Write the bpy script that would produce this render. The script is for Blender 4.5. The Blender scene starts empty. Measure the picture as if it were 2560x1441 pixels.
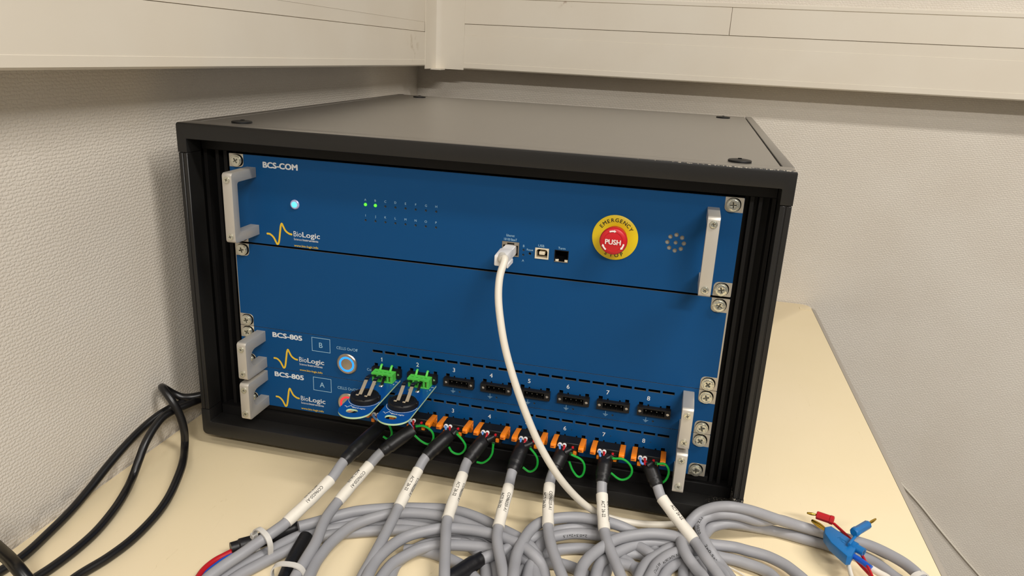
import bpy, bmesh, math, random
from mathutils import Vector, Matrix
random.seed(7)
scene = bpy.context.scene
COL = scene.collection
S = 0.001                      # everything below is in millimetres; x right along the front panels, y into depth, z up
TAU = math.tau

# ------------------------------------------------------------------ camera, light, exposure
cam = bpy.data.cameras.new('camera'); camo = bpy.data.objects.new('camera', cam); COL.objects.link(camo)
cam.sensor_width = 36.0; cam.lens = 36.0 * 1858.6 / 2560.0; cam.clip_start = 0.02
RX, RY, RZ = (0.9710368, 0.2341829, 0.0473901), (-0.1162241, 0.2896677, 0.9500445), (0.2087568, -0.9280361, 0.3084957)
camo.matrix_world = Matrix(((RX[0], RY[0], RZ[0], 0.432067), (RX[1], RY[1], RZ[1], -0.642141), (RX[2], RY[2], RZ[2], 0.377236), (0, 0, 0, 1)))
scene.camera = camo
scene.view_settings.view_transform = 'Standard'; scene.view_settings.look = 'None'
scene.view_settings.gamma = 1.0; scene.view_settings.use_curve_mapping = False
scene.view_settings.exposure = 0.08
world = bpy.data.worlds.new('room_light'); scene.world = world; world.use_nodes = True
world.node_tree.nodes['Background'].inputs[0].default_value = (1.0, 0.95, 0.88, 1)
world.node_tree.nodes['Background'].inputs[1].default_value = 0.17

def area(name, loc, sx, sy, watts, col=(1, 0.955, 0.895), rot=(0, 0, 0)):
    l = bpy.data.lights.new(name, 'AREA'); l.shape = 'RECTANGLE'; l.size = sx; l.size_y = sy; l.energy = watts; l.color = col
    o = bpy.data.objects.new(name, l); COL.objects.link(o); o.location = loc; o.rotation_euler = rot
    return o
# two ceiling luminaires (ceiling about 1.75 m above the desk) and an added fill
area('ceiling_or_fill_light', (1.50, -2.30, 1.75), 1.2, 0.16, 78)
area('ceiling_or_fill_light', (1.60, -0.62, 1.75), 1.2, 0.16, 35)
area('ceiling_or_fill_light', (-0.10, -1.40, 1.75), 1.2, 0.16, 12)  # weak fill lamp, added to brighten the left side

# ------------------------------------------------------------------ materials
def lin(c):
    if isinstance(c, str):
        c = [int(c[i:i + 2], 16) / 255 for i in (0, 2, 4)]
    return tuple(((v + 0.055) / 1.055) ** 2.4 if v > 0.04045 else v / 12.92 for v in c) + (1,)

class M:
    def __init__(s, name, col, rough=0.5, metal=0.0, spec=0.5, coat=0.0):
        s.m = bpy.data.materials.new(name); s.m.use_nodes = True
        s.nt = s.m.node_tree; s.b = s.nt.nodes['Principled BSDF']
        i = s.b.inputs
        i['Base Color'].default_value = lin(col); i['Roughness'].default_value = rough; i['Metallic'].default_value = metal
        i['Specular IOR Level'].default_value = spec; i['Coat Weight'].default_value = coat
    def n(s, t, **kw):
        nd = s.nt.nodes.new(t)
        for k, v in kw.items():
            if k in nd.inputs: nd.inputs[k].default_value = v
            else: setattr(nd, k, v)
        return nd
    def l(s, a, b): s.nt.links.new(a, b)
    def pos(s):
        if not hasattr(s, '_p'): s._p = s.n('ShaderNodeNewGeometry').outputs['Position']
        return s._p
    def grain(s, scale, strength, dist=0.0002, detail=2.0):
        t = s.n('ShaderNodeTexNoise', Scale=scale, Detail=detail); s.l(s.pos(), t.inputs['Vector'])
        b = s.n('ShaderNodeBump', Strength=strength, Distance=dist); s.l(t.outputs['Fac'], b.inputs['Height']); s.l(b.outputs[0], s.b.inputs['Normal'])
        return s
    def mottle(s, scale, c2, lo=0.45, hi=0.75, detail=3.0, stretch=None):
        t = s.n('ShaderNodeTexNoise', Scale=scale, Detail=detail)
        if stretch:
            mp = s.n('ShaderNodeMapping'); mp.inputs['Scale'].default_value = stretch; s.l(s.pos(), mp.inputs[0]); s.l(mp.outputs[0], t.inputs['Vector'])
        else: s.l(s.pos(), t.inputs['Vector'])
        r = s.n('ShaderNodeMapRange'); r.inputs['From Min'].default_value = lo; r.inputs['From Max'].default_value = hi
        s.l(t.outputs['Fac'], r.inputs['Value'])
        mx = s.n('ShaderNodeMix', data_type='RGBA')
        src = s.b.inputs['Base Color'].links[0].from_socket if s.b.inputs['Base Color'].links else None
        if src: s.l(src, mx.inputs['A'])
        else: mx.inputs['A'].default_value = s.b.inputs['Base Color'].default_value
        mx.inputs['B'].default_value = lin(c2); s.l(r.outputs[0], mx.inputs['Factor']); s.l(mx.outputs['Result'], s.b.inputs['Base Color'])
        return s
    def emit(s, col, st):
        s.b.inputs['Emission Color'].default_value = lin(col); s.b.inputs['Emission Strength'].default_value = st
        return s

def grime(w, c, rad, scale, thr, col, amount):
    """a soft patch of dirt around a point (or, with None, around a line or plane) broken up by noise"""
    sp = w.n('ShaderNodeSeparateXYZ'); w.l(w.pos(), sp.inputs[0]); cb = w.n('ShaderNodeCombineXYZ')
    for i in range(3):
        if c[i] is not None:
            d = w.n('ShaderNodeMath', operation='SUBTRACT'); d.inputs[1].default_value = c[i] * S; w.l(sp.outputs[i], d.inputs[0]); w.l(d.outputs[0], cb.inputs[i])
    ln = w.n('ShaderNodeVectorMath', operation='LENGTH'); w.l(cb.outputs[0], ln.inputs[0])
    r = w.n('ShaderNodeMapRange'); r.inputs['From Min'].default_value = rad * S; r.inputs['From Max'].default_value = 0.0; w.l(ln.outputs['Value'], r.inputs['Value'])
    t = w.n('ShaderNodeTexNoise', Scale=scale, Detail=3.0); w.l(w.pos(), t.inputs['Vector'])
    q = w.n('ShaderNodeMapRange'); q.inputs['From Min'].default_value = thr; q.inputs['From Max'].default_value = thr + .12; q.inputs['To Max'].default_value = amount; w.l(t.outputs['Fac'], q.inputs['Value'])
    m = w.n('ShaderNodeMath', operation='MULTIPLY'); w.l(r.outputs[0], m.inputs[0]); w.l(q.outputs[0], m.inputs[1])
    x = w.n('ShaderNodeMix', data_type='RGBA'); w.l(m.outputs[0], x.inputs['Factor']); w.l(w.b.inputs['Base Color'].links[0].from_socket, x.inputs['A']); x.inputs['B'].default_value = lin(col)
    w.l(x.outputs['Result'], w.b.inputs['Base Color'])
    return w

def wall_mat(name, axis):
    w = M(name, 'd6cfc4', 0.75, spec=0.25)
    sep = w.n('ShaderNodeSeparateXYZ'); w.l(w.pos(), sep.inputs[0])
    cmb = w.n('ShaderNodeCombineXYZ'); w.l(sep.outputs[axis], cmb.inputs[0]); w.l(sep.outputs[2], cmb.inputs[1])
    nz = w.n('ShaderNodeTexNoise', Scale=190.0, Detail=2.0); w.l(cmb.outputs[0], nz.inputs['Vector'])
    sub = w.n('ShaderNodeVectorMath', operation='SUBTRACT'); sub.inputs[1].default_value = (0.5, 0.5, 0.5); w.l(nz.outputs['Color'], sub.inputs[0])
    mul = w.n('ShaderNodeVectorMath', operation='SCALE'); mul.inputs['Scale'].default_value = 0.0050; w.l(sub.outputs[0], mul.inputs[0])
    add = w.n('ShaderNodeVectorMath', operation='ADD'); w.l(cmb.outputs[0], add.inputs[0]); w.l(mul.outputs[0], add.inputs[1])
    br = w.n('ShaderNodeTexBrick'); br.offset = 0.5
    for k, v in (('Scale', 1.0), ('Brick Width', 0.0054), ('Row Height', 0.0032), ('Mortar Size', 0.0013), ('Mortar Smooth', 1.0)): br.inputs[k].default_value = v
    w.l(add.outputs[0], br.inputs['Vector'])
    inv = w.n('ShaderNodeMath', operation='SUBTRACT'); inv.inputs[0].default_value = 1.0; w.l(br.outputs['Fac'], inv.inputs[1])
    n2 = w.n('ShaderNodeTexNoise', Scale=330.0, Detail=2.0); w.l(cmb.outputs[0], n2.inputs['Vector'])
    mm = w.n('ShaderNodeMath', operation='MULTIPLY_ADD'); mm.inputs[1].default_value = 0.75; w.l(n2.outputs['Fac'], mm.inputs[0]); w.l(inv.outputs[0], mm.inputs[2])
    b = w.n('ShaderNodeBump', Strength=0.5, Distance=0.0006); w.l(mm.outputs[0], b.inputs['Height']); w.l(b.outputs[0], w.b.inputs['Normal'])
    w.mottle(9.0, 'd1c9bd', 0.35, 0.75)
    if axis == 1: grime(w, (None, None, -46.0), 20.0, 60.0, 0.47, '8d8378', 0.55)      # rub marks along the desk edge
    return w.m

mWALLL = wall_mat('woven_wallpaper_left', 1); mWALLB = wall_mat('woven_wallpaper_back', 0)
mTRUNK = grime(grime(M('cream_plastic', 'dcd4c5', 0.42).mottle(7, 'd7cdbc', 0.35, 0.8), (-33, 585, 372), 30.0, 70.0, 0.5, 'a08c6c', 0.6), (200, 695, 461), 22.0, 120.0, 0.55, '8f6f58', 0.8).m
mTRUNK2 = M('cream_plastic_inner', 'd8cdba', 0.45).m
mFLOOR = M('grey_vinyl', '77726a', 0.6).mottle(40, '6a655e').m
mDESK = M('cream_laminate', 'ead9b6', 0.40, spec=0.4).mottle(5, 'e6d5ae', 0.4, 0.8)
# fine scratches in the laminate
_v = mDESK.n('ShaderNodeTexNoise', Scale=16.0, Detail=0.0); _mp = mDESK.n('ShaderNodeMapping'); _mp.inputs['Scale'].default_value = (9, 0.5, 1); _mp.inputs['Rotation'].default_value = (0, 0, 0.25)
mDESK.l(mDESK.pos(), _mp.inputs[0]); mDESK.l(_mp.outputs[0], _v.inputs['Vector'])
_r = mDESK.n('ShaderNodeMath', operation='COMPARE'); _r.inputs[1].default_value = 0.68; _r.inputs[2].default_value = 0.0007; mDESK.l(_v.outputs['Fac'], _r.inputs[0])
_x = mDESK.n('ShaderNodeMix', data_type='RGBA'); mDESK.l(_r.outputs[0], _x.inputs['Factor'])
mDESK.l(mDESK.b.inputs['Base Color'].links[0].from_socket, _x.inputs['A']); _x.inputs['B'].default_value = lin('d6c49c'); mDESK.l(_x.outputs['Result'], mDESK.b.inputs['Base Color'])
mDESK = mDESK.m
mEDGE = M('grey_edge_band', 'a39b90', 0.5).m
mCAP = M('cream_cap', 'e3d3ae', 0.5).m
mLEG = M('grey_steel_leg', '6d6a66', 0.45, 0.3).m
mBLACK = M('black_powder_coat', '1b1a19', 0.42, spec=0.45).grain(2600, 0.35, 0.0001)
mBLACKLIT = M('black_powder_coat_lit_top', '3a3632', 0.36, spec=1.0, coat=1.0).grain(2600, 0.12, 0.0001)  # lighter base: wall light reflected on the lid is painted into the colour
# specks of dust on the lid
_d = mBLACKLIT.n('ShaderNodeTexVoronoi', Scale=26.0); mBLACKLIT.l(mBLACKLIT.pos(), _d.inputs['Vector'])
_c = mBLACKLIT.n('ShaderNodeMath', operation='LESS_THAN'); _c.inputs[1].default_value = 0.022; mBLACKLIT.l(_d.outputs['Distance'], _c.inputs[0])
_x = mBLACKLIT.n('ShaderNodeMix', data_type='RGBA'); mBLACKLIT.l(_c.outputs[0], _x.inputs['Factor']); _x.inputs['A'].default_value = lin('3a3632'); mBLACKLIT.b.inputs['Coat Roughness'].default_value = 0.34; mBLACKLIT.b.inputs['Coat IOR'].default_value = 2.0; _x.inputs['B'].default_value = lin('a8a294'); mBLACKLIT.l(_x.outputs['Result'], mBLACKLIT.b.inputs['Base Color'])
mBLACKLIT = mBLACKLIT.m
def worn(name, x0, x1, zlo, zhi, scale, thr=0.45):
    """black paint with chips along one edge: chips live where z is in zlo..zhi and x beyond x0"""
    w = M(name, '1b1a19', 0.42, spec=0.45).grain(2600, 0.35, 0.0001)
    sp = w.n('ShaderNodeSeparateXYZ'); w.l(w.pos(), sp.inputs[0])
    t = w.n('ShaderNodeTexNoise', Scale=scale, Detail=4.0, Roughness=0.7); w.l(w.pos(), t.inputs['Vector'])
    def rng(sock, a, b):
        r = w.n('ShaderNodeMapRange'); r.inputs['From Min'].default_value = a * S; r.inputs['From Max'].default_value = b * S; w.l(sock, r.inputs['Value']); return r.outputs[0]
    a = rng(sp.outputs[2], zlo, zhi); b = rng(sp.outputs[0], x0, x1)
    p = w.n('ShaderNodeMath', operation='MULTIPLY'); w.l(a, p.inputs[0]); w.l(b, p.inputs[1])
    q = w.n('ShaderNodeMath', operation='MULTIPLY'); w.l(p.outputs[0], q.inputs[0]); w.l(t.outputs['Fac'], q.inputs[1])
    g = w.n('ShaderNodeMath', operation='GREATER_THAN'); g.inputs[1].default_value = thr; w.l(q.outputs[0], g.inputs[0])
    x = w.n('ShaderNodeMix', data_type='RGBA'); w.l(g.outputs[0], x.inputs['Factor']); x.inputs['A'].default_value = lin('1b1a19'); x.inputs['B'].default_value = lin('9c9486'); w.l(x.outputs['Result'], w.b.inputs['Base Color'])
    return w.m
mRAILTOP = worn('black_powder_coat_chipped', 150, 500, 293.4, 294.5, 520)
mBLACK = mBLACK.m
mDARK = M('black_interior', '0b0b0b', 0.8, spec=0.1).m
mRAIL = M('black_anodised_profile', '100f0f', 0.55, spec=0.25).m
mBLUE = M('blue_panel_paint', '03457a', 0.5, spec=0.2).grain(1800, 0.05, 0.0001).mottle(700, '044576', 0.3, 0.8).m
mALU = M('bare_aluminium', 'bdb8ae', 0.38, 0.85).m
mTAB = M('masked_zinc', 'c2bbae', 0.42, 0.75).m
mHANDLE = M('satin_aluminium', 'cbc6bd', 0.45, 0.6).grain(1500, 0.06, 0.0001).m
mSCREW = M('zinc_screw', 'd5d4c6', 0.25, 0.9).grain(420, 0.5, 0.0006).m
mSCREWD = M('screw_recess', '6e6d66', 0.4, 0.9).m
mWHITE = M('white_print', 'd3d6d8', 0.6).m
mPALE = M('pale_blue_print', '8fb6cf', 0.6).m
mYELLOWP = M('yellow_print', 'e0b92c', 0.55).m
mYEL = M('yellow_disc', 'd9bc0c', 0.4).m
mBLKPRINT = M('black_print', '16150f', 0.6).m
mRED = M('red_plastic', 'c0121f', 0.38).m
mRWHITE = M('white_mark', 'e8e0dc', 0.5).m
mMESH = M('grey_speaker_mesh', '9a948a', 0.6).m
mNICKEL = M('nickel_shell', 'a79f92', 0.35, 0.9).m
mIVORY = M('ivory_plastic', 'd9cdb4', 0.5).m
mSTEEL = M('brushed_steel', 'b4aca2', 0.30, 0.95).m
mLEDON = M('green_led', '2fd81c', 0.4).emit('4dff24', 2.2).m
mLEDOFF = M('dark_led', '1c3140', 0.35).m
mPOWER = M('cyan_led', '5fc8e8', 0.4).emit('4fd8ff', 1.1).m
mPRING = M('lilac_ring', 'b9bce0', 0.35, 0.3).m
mRINGB = M('blue_lit_ring', '1d6ef0', 0.3).emit('1373ff', 2.0).m
mRINGR = M('red_lit_ring', 'd0303c', 0.3).emit('ff2634', 0.75).m
mCONN = M('black_connector', '100f0f', 0.5, spec=0.35).m
mORANGE = M('orange_plastic', 'ee8212', 0.42).m
mGREENP = M('green_connector', '56c64a', 0.42).m
mPCB = M('blue_circuit_board', '07498f', 0.28, spec=0.6).m
mPCBE = M('board_edge', 'b5d3ac', 0.5).m
mSTRIP = M('tinned_strip', 'cdbb9d', 0.38, 0.5).m
mSOLDER = M('solder', 'cfcac4', 0.2, 1.0).m
mSLEEVE = M('black_heatshrink', '151416', 0.42, spec=0.4).grain(300, 0.25, 0.0006).m
mGREY = M('grey_cable_jacket', '97979b', 0.45, spec=0.4).mottle(25, '919195', 0.4, 0.7).m
mMARK = M('white_marker_sleeve', 'ded8cc', 0.55).grain(220, 0.25, 0.0006).m
mNET = M('white_network_cable', 'd9d2c4', 0.42).m
mPLUGW = M('white_plug', 'e4e1de', 0.4).m
mGRN = M('green_wire', '0d9c33', 0.38).m
mGRND = M('dark_green_tab', '0a4a1c', 0.5).m
mREDW = M('red_wire', 'b5131e', 0.4).m
mBLUW = M('blue_wire', '1150b4', 0.4).m
mBLUWP = M('pale_blue_wire', '5c8fd0', 0.4).m
mFERR = M('white_ferrule', 'e6e2e2', 0.45).m
mCORD = M('black_power_cord', '121112', 0.34, spec=0.5).m
mTIE = M('clear_cable_tie', 'cfcbc4', 0.4).m
mTIE.node_tree.nodes['Principled BSDF'].inputs['Subsurface Weight'].default_value = 0.0
mGOLD = M('gold_pin', 'c7a443', 0.25, 1.0).m
mBANB = M('blue_banana_plug', '0b69ab', 0.4).m
mBANR = M('red_banana_plug', 'b3141f', 0.42).m

# ------------------------------------------------------------------ object helpers
WLOC = {}
def tag(o, label=None, cat=None, group=None, kind=None):
    for k, v in (('label', label), ('category', cat), ('group', group), ('kind', kind)):
        if v: o[k] = v
    return o
def thing(name, loc, label, cat, group=None):
    o = bpy.data.objects.new(name, None); COL.objects.link(o); o.empty_display_size = 0.02
    o.location = Vector(loc) * S; WLOC[o] = Vector(loc) * S
    return tag(o, label, cat, group)
def finish(bm, mats, angle=38):
    me = bpy.data.meshes.new('mesh')
    for m in mats: me.materials.append(m)
    bmesh.ops.transform(bm, matrix=Matrix.Scale(S, 4), verts=bm.verts)
    for f in bm.faces: f.smooth = True
    bm.to_mesh(me); bm.free()
    if angle is not None: me.set_sharp_from_angle(angle=math.radians(angle))
    return me
def obj(name, bm, mats, parent=None, angle=38, origin=None, label=None):
    """one mesh object, vertices given in world millimetres; its origin is put at the middle of its box"""
    if not isinstance(mats, (list, tuple)): mats = [mats]
    vs = [v.co for v in bm.verts]
    if origin is None:
        origin = Vector([(min(v[i] for v in vs) + max(v[i] for v in vs)) / 2 for i in range(3)])
    origin = Vector(origin)
    bmesh.ops.translate(bm, vec=-origin, verts=bm.verts)
    me = finish(bm, mats, angle); me.name = name
    return inst(name, me, origin, parent, label)
def inst(name, me, at, parent=None, label=None, rot=None):
    o = bpy.data.objects.new(name, me); COL.objects.link(o)
    w = Vector(at) * S; WLOC[o] = w
    if parent is not None: o.parent = parent; o.location = w - WLOC[parent]
    else: o.location = w
    if rot is not None: o.rotation_euler = rot
    if label: o['label'] = label
    return o

def box(bm, x0, x1, y0, y1, z0, z1, bev=0.0, mi=0, seg=1):
    vs = [bm.verts.new((x, y, z)) for x in (x0, x1) for y in (y0, y1) for z in (z0, z1)]
    fs = [bm.faces.new([vs[i] for i in q]) for q in ((0, 1, 3, 2), (4, 6, 7, 5), (0, 4, 5, 1), (2, 3, 7, 6), (0, 2, 6, 4), (1, 5, 7, 3))]
    for f in fs: f.material_index = mi
    if bev:
        es = list({e for f in fs for e in f.edges})
        r = bmesh.ops.bevel(bm, geom=es, offset=bev, segments=seg, affect='EDGES', profile=0.5)
        for f in r['faces']: f.material_index = mi
    return bm
def B(*a, **k): return box(bmesh.new(), *a, **k)

def spline(P, n=8, closed=False):
    """Catmull-Rom (centripetal-like); control point i sits at sample i*n"""
    P = [Vector(p) for p in P]; N = len(P); out = []
    g = lambda i: P[i % N] if closed else (P[0] * 2 - P[1] if i < 0 else (P[-1] * 2 - P[-2] if i >= N else P[i]))
    for i in range(N if closed else N - 1):
        a, b, c, d = g(i - 1), g(i), g(i + 1), g(i + 2)
        L = (c - b).length
        t1 = (c - a); t2 = (d - b)
        t1 = t1.normalized() * L if t1.length > 1e-9 else c - b
        t2 = t2.normalized() * L if t2.length > 1e-9 else c - b
        for k in range(n):
            t = k / n; t_2 = t * t; t_3 = t_2 * t
            out.append(b * (2 * t_3 - 3 * t_2 + 1) + t1 * (t_3 - 2 * t_2 + t) + c * (-2 * t_3 + 3 * t_2) + t2 * (t_3 - t_2))
    if not closed: out.append(P[-1])
    return out
def frames(pts, closed=False, ref=None):
    N = len(pts); T = []
    for i in range(N):
        a = pts[(i - 1) % N] if (closed or i > 0) else pts[i]; b = pts[(i + 1) % N] if (closed or i < N - 1) else pts[i]
        T.append((b - a).normalized())
    if ref is not None:
        Ns = [(Vector(ref) - t * Vector(ref).dot(t)).normalized() for t in T]
    else:
        u = Vector((0, 0, 1)) if abs(T[0].z) < 0.9 else Vector((1, 0, 0))
        n = (u - T[0] * u.dot(T[0])).normalized(); Ns = [n]
        for i in range(1, N):
            n = n - T[i] * n.dot(T[i]); n.normalize(); Ns.append(n)
    return T, Ns
def tube(bm, pts, r, seg=12, closed=False, cap=True, mi=0, flat=1.0, ref=None):
    pts = [Vector(p) for p in pts]; N = len(pts)
    R = r if isinstance(r, (list, tuple)) else [r] * N
    FL = flat if isinstance(flat, (list, tuple)) else [flat] * N
    T, Ns = frames(pts, closed, ref)
    rings = []
    for i in range(N):
        b = T[i].cross(Ns[i])
        rings.append([bm.verts.new(pts[i] + Ns[i] * (math.cos(TAU * k / seg) * R[i] * FL[i]) + b * (math.sin(TAU * k / seg) * R[i])) for k in range(seg)])
    for i in range(N if closed else N - 1):
        A, Bq = rings[i], rings[(i + 1) % N]
        for k in range(seg):
            f = bm.faces.new((A[k], A[(k + 1) % seg], Bq[(k + 1) % seg], Bq[k])); f.material_index = mi
    if cap and not closed:
        f = bm.faces.new(rings[0][::-1]); f.material_index = mi
        f = bm.faces.new(rings[-1]); f.material_index = mi
    return bm
def lathe(bm, prof, c, axis=(0, -1, 0), seg=24, mi=0):
    """prof: (radius, height along axis) from bottom to top; closed with caps"""
    ax = Vector(axis).normalized(); u = Vector((1, 0, 0)) if abs(ax.x) < 0.9 else Vector((0, 1, 0))
    u = (u - ax * u.dot(ax)).normalized(); w = ax.cross(u); c = Vector(c); rings = []
    for r, h in prof:
        if r < 1e-6: rings.append([bm.verts.new(c + ax * h)])
        else: rings.append([bm.verts.new(c + ax * h + u * (math.cos(TAU * k / seg) * r) + w * (math.sin(TAU * k / seg) * r)) for k in range(seg)])
    for A, Bq in zip(rings, rings[1:]):
        for k in range(seg):
            k2 = (k + 1) % seg
            if len(A) == 1 and len(Bq) == 1: continue
            if len(A) == 1: f = bm.faces.new((A[0], Bq[k2], Bq[k]))
            elif len(Bq) == 1: f = bm.faces.new((A[k], A[k2], Bq[0]))
            else: f = bm.faces.new((A[k], A[k2], Bq[k2], Bq[k]))
            f.material_index = mi
    for q in (rings[0], rings[-1]):
        if len(q) > 1:
            f = bm.faces.new(q); f.material_index = mi
    bmesh.ops.recalc_face_normals(bm, faces=bm.faces[:])
    return bm
def circ(cx, cy, r, n=20, a0=0.0): return [(cx + r * math.cos(TAU * k / n + a0), cy + r * math.sin(TAU * k / n + a0)) for k in range(n)]
def rect(x0, x1, y0, y1): return [(x0, y0), (x1, y0), (x1, y1), (x0, y1)]
def fillet(pts, rad, n=5):
    out = []; N = len(pts)
    for i in range(N):
        r = rad[i] if isinstance(rad, (list, tuple)) else rad
        p, a, b = Vector(pts[i]).to_2d(), Vector(pts[i - 1]).to_2d(), Vector(pts[(i + 1) % N]).to_2d()
        if r <= 0: out.append(tuple(p)); continue
        u, v = (a - p).normalized(), (b - p).normalized()
        th = u.angle(v); d = r / math.tan(th / 2); c = p + (u + v).normalized() * (r / math.sin(th / 2))
        s, e = p + u * d - c, p + v * d - c
        a0 = math.atan2(s.y, s.x); a1 = math.atan2(e.y, e.x); da = (a1 - a0 + math.pi) % TAU - math.pi
        out += [(c.x + r * math.cos(a0 + da * k / n), c.y + r * math.sin(a0 + da * k / n)) for k in range(n + 1)]
    return out
def plate(outline, holes=(), d0=0.0, d1=1.0, plane='xz', bev=0.0):
    """flat outline with holes, extruded between depths d0..d1 along the axis that 'plane' leaves out"""
    cu = bpy.data.curves.new('p', 'CURVE'); cu.dimensions = '2D'; cu.fill_mode = 'BOTH'; cu.extrude = abs(d1 - d0) / 2 - bev; cu.bevel_depth = bev; cu.offset = -bev; cu.bevel_resolution = 1
    for loop in [outline] + list(holes):
        sp = cu.splines.new('POLY'); sp.points.add(len(loop) - 1); sp.use_cyclic_u = True
        for q, p in zip(sp.points, loop): q.co = (p[0], p[1], 0, 1)
    ob = bpy.data.objects.new('p', cu); me = bpy.data.meshes.new_from_object(ob)
    bm = bmesh.new(); bm.from_mesh(me)
    bpy.data.objects.remove(ob); bpy.data.curves.remove(cu); bpy.data.meshes.remove(me)
    bmesh.ops.remove_doubles(bm, verts=bm.verts[:], dist=1e-4)
    mid = (d0 + d1) / 2
    for v in bm.verts:
        a, b, c = v.co
        v.co = {'xz': (a, c + mid, b), 'yz': (c + mid, a, b), 'xy': (a, b, c + mid)}[plane]
    bm.normal_update()
    if bm.calc_volume(signed=True) < 0: bmesh.ops.reverse_faces(bm, faces=bm.faces[:])
    bm.normal_update()
    for f in bm.faces: f.material_index = 0
    return bm
def join(a, b, mi=None):
    """append bmesh b to a"""
    me = bpy.data.meshes.new('t')
    if mi is not None:
        for f in b.faces: f.material_index = mi
    b.to_mesh(me); b.free(); a.from_mesh(me); bpy.data.meshes.remove(me)
    return a
# ------------------------------------------------------------------ flat print
_G = {}
def glyphs(body, bold):
    if (body, bold) in _G: return _G[(body, bold)]
    cu = bpy.data.curves.new('t', 'FONT'); cu.body = body; cu.size = 1.0; cu.offset = bold; cu.resolution_u = 3
    ob = bpy.data.objects.new('t', cu); me = bpy.data.meshes.new_from_object(ob)
    vs = [(v.co.x, v.co.y) for v in me.vertices]; fs = [tuple(p.vertices) for p in me.polygons]
    bpy.data.objects.remove(ob); bpy.data.curves.remove(cu); bpy.data.meshes.remove(me)
    _G[(body, bold)] = (vs, fs); return vs, fs
CAPH = None
def put_text(bm, body, u0, v0, cap, width=None, bold=0.0, align='L', fn=None):
    global CAPH
    if CAPH is None:
        CAPH = max(v[1] for v in glyphs('H', 0.0)[0])
    vs, fs = glyphs(body, 0.0)
    xm, xM = min(v[0] for v in vs), max(v[0] for v in vs)
    e = bold * cap * 1.5                                   # heavier weights are overprinted with small shifts
    sv = (cap - e) / CAPH; su = (width - 2 * e) / (xM - xm) if width else sv; w = (xM - xm) * su
    off = {'L': e, 'C': -w / 2, 'R': -w - e}[align]
    o_ = fn(u0, v0); nrm = (fn(u0 + .1, v0) - o_).cross(fn(u0, v0 + .1) - o_).normalized()
    for j, (du, dv) in enumerate([(0, 0)] if bold <= 0 else [(-e, 0), (-e / 2, e), (0, 0), (e / 2, e), (e, 0), (0, e)]):
        nv = [bm.verts.new(fn(u0 + off + du + (x - xm) * su, v0 + dv + y * sv) + nrm * (.015 * j)) for x, y in vs]
        for f in fs:
            try: bm.faces.new([nv[i] for i in f])
            except ValueError: pass
    return bm
def ribbon(bm, pts, w, fn):
    pts = [Vector(p).to_2d() for p in pts]; L = []; 
    for i in range(len(pts)):
        t = (pts[min(i + 1, len(pts) - 1)] - pts[max(i - 1, 0)]).normalized(); n = Vector((-t.y, t.x))
        L.append((bm.verts.new(fn(*(pts[i] + n * w / 2))), bm.verts.new(fn(*(pts[i] - n * w / 2)))))
    for a, b in zip(L, L[1:]): bm.faces.new((a[0], a[1], b[1], b[0]))
    o_ = fn(*pts[0]); nrm = (fn(pts[0].x + .1, pts[0].y) - o_).cross(fn(pts[0].x, pts[0].y + .1) - o_).normalized()
    for i, p in enumerate(pts[1:-1]): bm.faces.new([bm.verts.new(fn(*q) + nrm * (.012 * (1 + i % 5))) for q in circ(p.x, p.y, w / 2, 10)])
    return bm
def print_obj(name, bm, m, parent):
    bmesh.ops.recalc_face_normals(bm, faces=bm.faces[:])
    return obj(name, bm, m, parent, angle=None)
def ztext(name, parent, body, x, z, cap, width=None, bold=0.0, align='L', m=None, y=-0.12):
    bm = put_text(bmesh.new(), body, x, z, cap, width, bold, align, lambda u, v: Vector((u, y, v)))
    return print_obj(name, bm, m or mWHITE, parent)

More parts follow.
